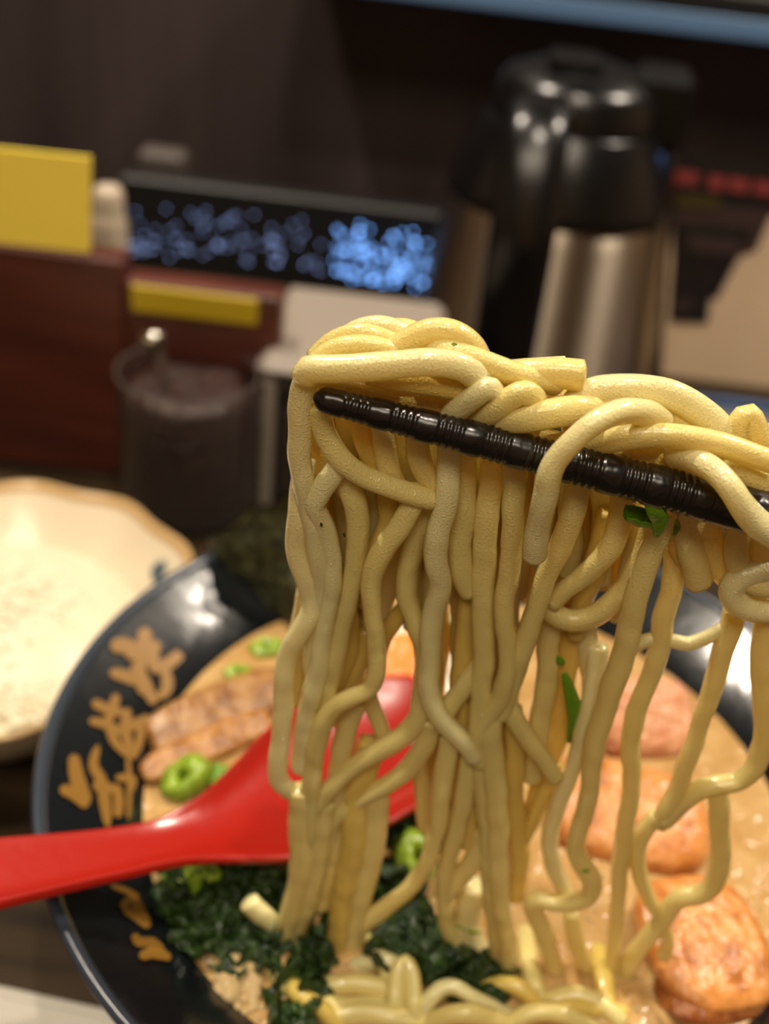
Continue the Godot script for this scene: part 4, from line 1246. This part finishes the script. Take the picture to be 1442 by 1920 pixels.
	noodle("rightmost noodle curling in to the fold over the pork", 38, "noodle", [1452, 1050, -7, 1440, 1110, -6.4, 1434, 1170, -6, 1428, 1230, -5.8, 1428, 1285, -5.6, 1434, 1340, -5.4, 1430, 1395, -5.2, 1414, 1440, -5, 1384, 1466, -5, 1342, 1472, -5, 1306, 1484, -5.2, 1276, 1508, -5.6, 1246, 1538, -6])
	noodle("J-shaped noodle over the large orange pork slice", 36, "noodle", [1346, 1476, -6.4, 1348, 1525, -6, 1350, 1575, -5.8, 1350, 1618, -5.6, 1340, 1654, -5.6, 1312, 1676, -5.6, 1278, 1682, -5.8, 1260, 1700, -6, 1238, 1730, -6.4, 1206, 1768, -6.8, 1176, 1815, -7.4, 1160, 1870, -8.2])
	noodle("thin noodle bowing left of the J-shaped one", 30, "noodle", [1232, 1530, -7.4, 1206, 1560, -7.2, 1195, 1605, -7, 1202, 1650, -7, 1220, 1690, -7.2, 1242, 1724, -7.4, 1250, 1765, -7.8, 1238, 1815, -8.4, 1210, 1870, -9])
	# knotted lump under the chopstick at the right
	noodle("noodle curled into a lump under the chopstick at the right edge", 50, "noodle_pale", [1470, 1068, -4, 1425, 1072, -3, 1390, 1085, -2.6, 1374, 1108, -2.6, 1388, 1132, -2.8, 1425, 1140, -3.4, 1470, 1136, -4])
	noodle("noodle wound round the lump at the right edge", 44, "noodle", [1388, 962, -5.4, 1385, 1000, -4.4, 1380, 1040, -3.6, 1392, 1075, -3, 1420, 1095, -2.4, 1470, 1098, -2.6])
	noodle("short noodle with a pointed end under the chopstick", 50, "noodle", [1284, 950, -7, 1288, 990, -5.8, 1296, 1030, -5.2, 1306, 1062, -5, 1310, 1092, -5.2])
	noodle("short noodle between the pointed end and the lump", 44, "noodle", [1324, 958, -7, 1330, 1000, -6, 1340, 1035, -5.6, 1350, 1062, -6, 1372, 1088, -6])
	noodle("short noodle hanging right of the green onion leaf", 44, "noodle_gold", [1266, 940, -7.4, 1270, 970, -7, 1272, 1010, -6.8, 1282, 1040, -6.8, 1306, 1062, -7])
	noodle("noodle above the lump touching the right end of the chopstick", 44, "noodle", [1446, 975, -6, 1440, 1010, -5, 1428, 1040, -4.4, 1440, 1075, -4.6])
	# loops lying in the broth at the bottom
	sunk("noodle loop humping out of the broth at the bottom middle", 30, "noodle_pale", [782, 1915, -1.6, 800, 1880, 2.4, 825, 1855, 4.6, 850, 1850, 5.4, 885, 1868, 4.6, 920, 1886, 2.4, 965, 1906, -1.6], "noodles still in the broth")
	sunk("upright noodle loop left of the bottom hump", 32, "noodle", [742, 1920, -1.6, 742, 1870, 2.4, 746, 1825, 4.6, 758, 1806, 5.4, 772, 1830, 4.6, 776, 1880, 2.4, 780, 1925, -1.6], "noodles still in the broth")
	sunk("noodle lying in the broth at the bottom left corner of the bundle", 34, "noodle", [505, 1815, -1.6, 540, 1850, 0.1, 590, 1875, 0.6, 650, 1885, 0.1, 720, 1880, -1.6], "noodles still in the broth")
	sunk("noodle lying flat along the bottom edge below the stem", 36, "noodle", [560, 1895, -1.6, 620, 1905, 0.1, 690, 1900, 0.6, 760, 1910, 0.1, 830, 1925, -1.6], "noodles still in the broth")
	sunk("noodle sloping into the broth right of the stem", 32, "noodle", [690, 1765, -1.6, 712, 1795, 0.4, 728, 1830, 0.4, 735, 1880, -1.6], "noodles still in the broth")
	sunk("noodle fan strand in the broth under the bottom right hook", 32, "noodle", [985, 1745, -1.6, 990, 1790, 0.4, 1000, 1840, 0.4, 1020, 1900, -1.6], "noodles still in the broth")
	sunk("noodle lying across the fan at the bottom right", 34, "noodle_gold", [980, 1890, -1.6, 1040, 1895, 0.4, 1100, 1890, 0.4, 1170, 1900, -1.6], "noodles still in the broth")
	sunk("golden noodle beside the fan at the bottom right", 34, "noodle_gold", [1120, 1780, -1.6, 1130, 1820, 0.4, 1135, 1860, 0.4, 1140, 1910, -1.6], "noodles still in the broth")
	noodle("back noodle toned pale as if lit, in the narrow gap right of the wavy noodle", 40, "noodle_pale", [752, 900, -15, 748, 960, -15, 744, 1020, -15, 736, 1080, -15, 722, 1120, -15, 708, 1160, -15])  # added strand, the lit look of the gap is put into its pale tone
	sunk("noodle sunk in the broth under the thick stem", 36, "noodle", [575, 1840, -1.6, 620, 1850, 0.1, 670, 1846, 0.6, 720, 1856, 0.1, 760, 1880, -1.6], "noodles still in the broth")
	sunk("noodle curving out of the broth below the left stem", 34, "noodle_gold", [545, 1830, -1.6, 560, 1862, 2.4, 600, 1888, 2.4, 640, 1925, -1.6], "noodles still in the broth")
	sunk("noodle curving across the bottom edge under the hump", 36, "noodle", [800, 1925, -1.6, 850, 1902, 4.6, 905, 1905, 4.6, 960, 1930, -1.6], "noodles still in the broth")
	sunk("golden noodle arc left of the bottom right fan", 34, "noodle_gold", [900, 1860, -1.6, 945, 1846, 2.4, 985, 1860, 2.4, 1015, 1900, -1.6], "noodles still in the broth")
	sunk("noodle half sunk beside the golden arc", 36, "noodle", [950, 1925, -1.6, 1000, 1900, 2.4, 1060, 1905, 2.4, 1110, 1930, -1.6], "noodles still in the broth")
	sunk("broad noodle sunk at the very bottom under the fan", 40, "noodle", [1030, 1880, -1.6, 1075, 1868, 0.4, 1120, 1880, 0.4, 1165, 1920, -1.6], "noodles still in the broth")
	sunk("pale noodle bend in the broth behind the stem's end", 34, "noodle_pale", [665, 1815, -1.6, 705, 1800, 2.4, 740, 1812, 2.4, 765, 1850, -1.6], "noodles still in the broth")
	# the back of the bundle, mostly hidden
	for k in 34:
		var x0 := 602.0 + 17.5 * k
		var px := x0
		var flat := []
		var y := 712.0 + (x0 - 590.0) * 0.26
		var stop := 1180.0 if x0 < 800 else (1560.0 if x0 < 985 else 1130.0)
		if x0 < 700:
			stop = 1330.0
		var z := -12.5 - 2.2 * (k % 3)
		while y < stop:
			flat.append_array([px, y, z])
			y += 60.0
			px += rng.randf_range(-11.0, 9.0)
			if x0 > 690 and x0 < 800 and y > 900:
				px = maxf(px, 775.0) if x0 > 745 else minf(px, 690.0)
		noodle("pale noodle at the back of the lifted bundle, mostly hidden by the front strands", 40, ["noodle", "noodle_gold", "noodle_gold"][k % 3], flat, "hidden noodles at the back of the bundle")
	scraps()


func sunk(label: String, width: float, tone: String, flat: Array, group: String) -> void:
	# like noodle(), but lying in the broth: sight line x, y and height over the broth in millimetres
	var pts := []
	for k in range(0, flat.size(), 3):
		pts.append(at_y(flat[k], flat[k + 1], SOUP_Y + flat[k + 2] * 0.001))
	strand(label, width * 0.54 * depth_of(pts[0]) / FOCAL_PX, tone, pts, group)


func scraps() -> void:
	# green onion leaf caught on the chopstick: a curled cup and a pointed tail
	var p := at_z(1212, 968, CURTAIN_Z + 0.0012)
	var t := thing("onion_leaf", "curled bright green onion leaf stuck under the chopstick", "green onion", p)
	var rows := []
	for i in 17:
		var v := i / 16.0
		var up := PackedVector3Array()
		var dn := PackedVector3Array()
		for j in 13:
			var u := j / 12.0
			var a := lerpf(-1.9, 1.5, u)
			var q := Vector3((v - 0.5) * 0.0056, -0.0019 * cos(a) * (0.65 + 0.45 * sin(PI * v)), 0.0019 * sin(a) * 0.8)
			q.y += 0.0004 * wob.get_noise_2d(v * 20.0, u * 12.0)
			up.append(q)
			dn.append(q * 0.9)
		dn.reverse()
		up.append_array(dn)
		rows.append(up)
	obj("leaf_cup", grid_mesh(rows, true), M.onion_dark, t, Vector3(-0.0005, 0, 0), Vector3(0, 0, -0.15))
	obj("leaf_tip", tube(smooth([at_z(1216, 930, CURTAIN_Z + 0.0042) - p, at_z(1226, 955, CURTAIN_Z + 0.004) - p, at_z(1238, 978, CURTAIN_Z + 0.003) - p, at_z(1231, 1008, CURTAIN_Z + 0.002) - p], 0.0006), func(a: float, _b: float) -> float: return 0.0013 * pow(sin(PI * clampf(a * 0.92 + 0.06, 0, 1)), 0.8) + 0.00012, 12, 0.4), M.onion_dark, t)
	# other scraps
	sliver("long dark green onion leaf held among the noodles right of the middle", "onion_leaf", M.onion_dark, [1058, 1262, -8, 1070, 1300, -7.4, 1078, 1345, -7.4, 1068, 1392, -8], 15)
	sliver("small dark green onion bit above the long leaf in the noodles", "onion_bit", M.onion_dark, [1044, 1230, -8, 1050, 1240, -8, 1056, 1247, -8], 9)
	sliver("green sliver lying on the broad noodle near the bottom", "onion_bit", M.onion, [852, 1732, -8, 876, 1744, -7.4, 902, 1750, -8], 6)
	sliver("tiny green fleck on the top arched noodle", "onion_bit", M.onion, [846, 648, -2.6, 851, 645, -2.4, 857, 648, -2.6], 4)
	sliver("yellow-green onion bit under the chopstick right of the curled leaf", "onion_bit", M.onion, [1262, 972, -4.4, 1266, 988, -4.2, 1264, 1006, -4.6], 10)
	sliver("pale green fleck on the hook noodle at the lower right", "onion_bit", M.onion, [1090, 1634, -1.6, 1106, 1632, -1.8], 5)
	for q in [[645, 1003], [602, 984], [765, 942]]:  # dark marks painted where shaded gaps show between the noodles
		sliver({645: "dark mark for the shaded gap below the crossing noodle", 602: "tiny dark mark for the shaded gap beside the sharp fold", 765: "dark mark for the shaded gap under the end of the crossing noodle"}[q[0]], "gap_shade", M.nori, [q[0], q[1] - 4, -1.4, q[0] + 1, q[1] + 4, -1.4], 3, "gap_shade")


func sliver(label: String, called: String, m: Material, flat: Array, half: float, category := "green onion") -> void:
	var pts := path_of(flat)
	var r := half * depth_of(pts[0]) / FOCAL_PX
	var o := obj(called, tube(smooth(pts, 0.0005), func(a: float, _b: float) -> float: return r * (0.25 + 0.75 * sin(PI * clampf(a * 0.9 + 0.05, 0, 1))), 12, 0.5), m)
	tag(o, label, category)
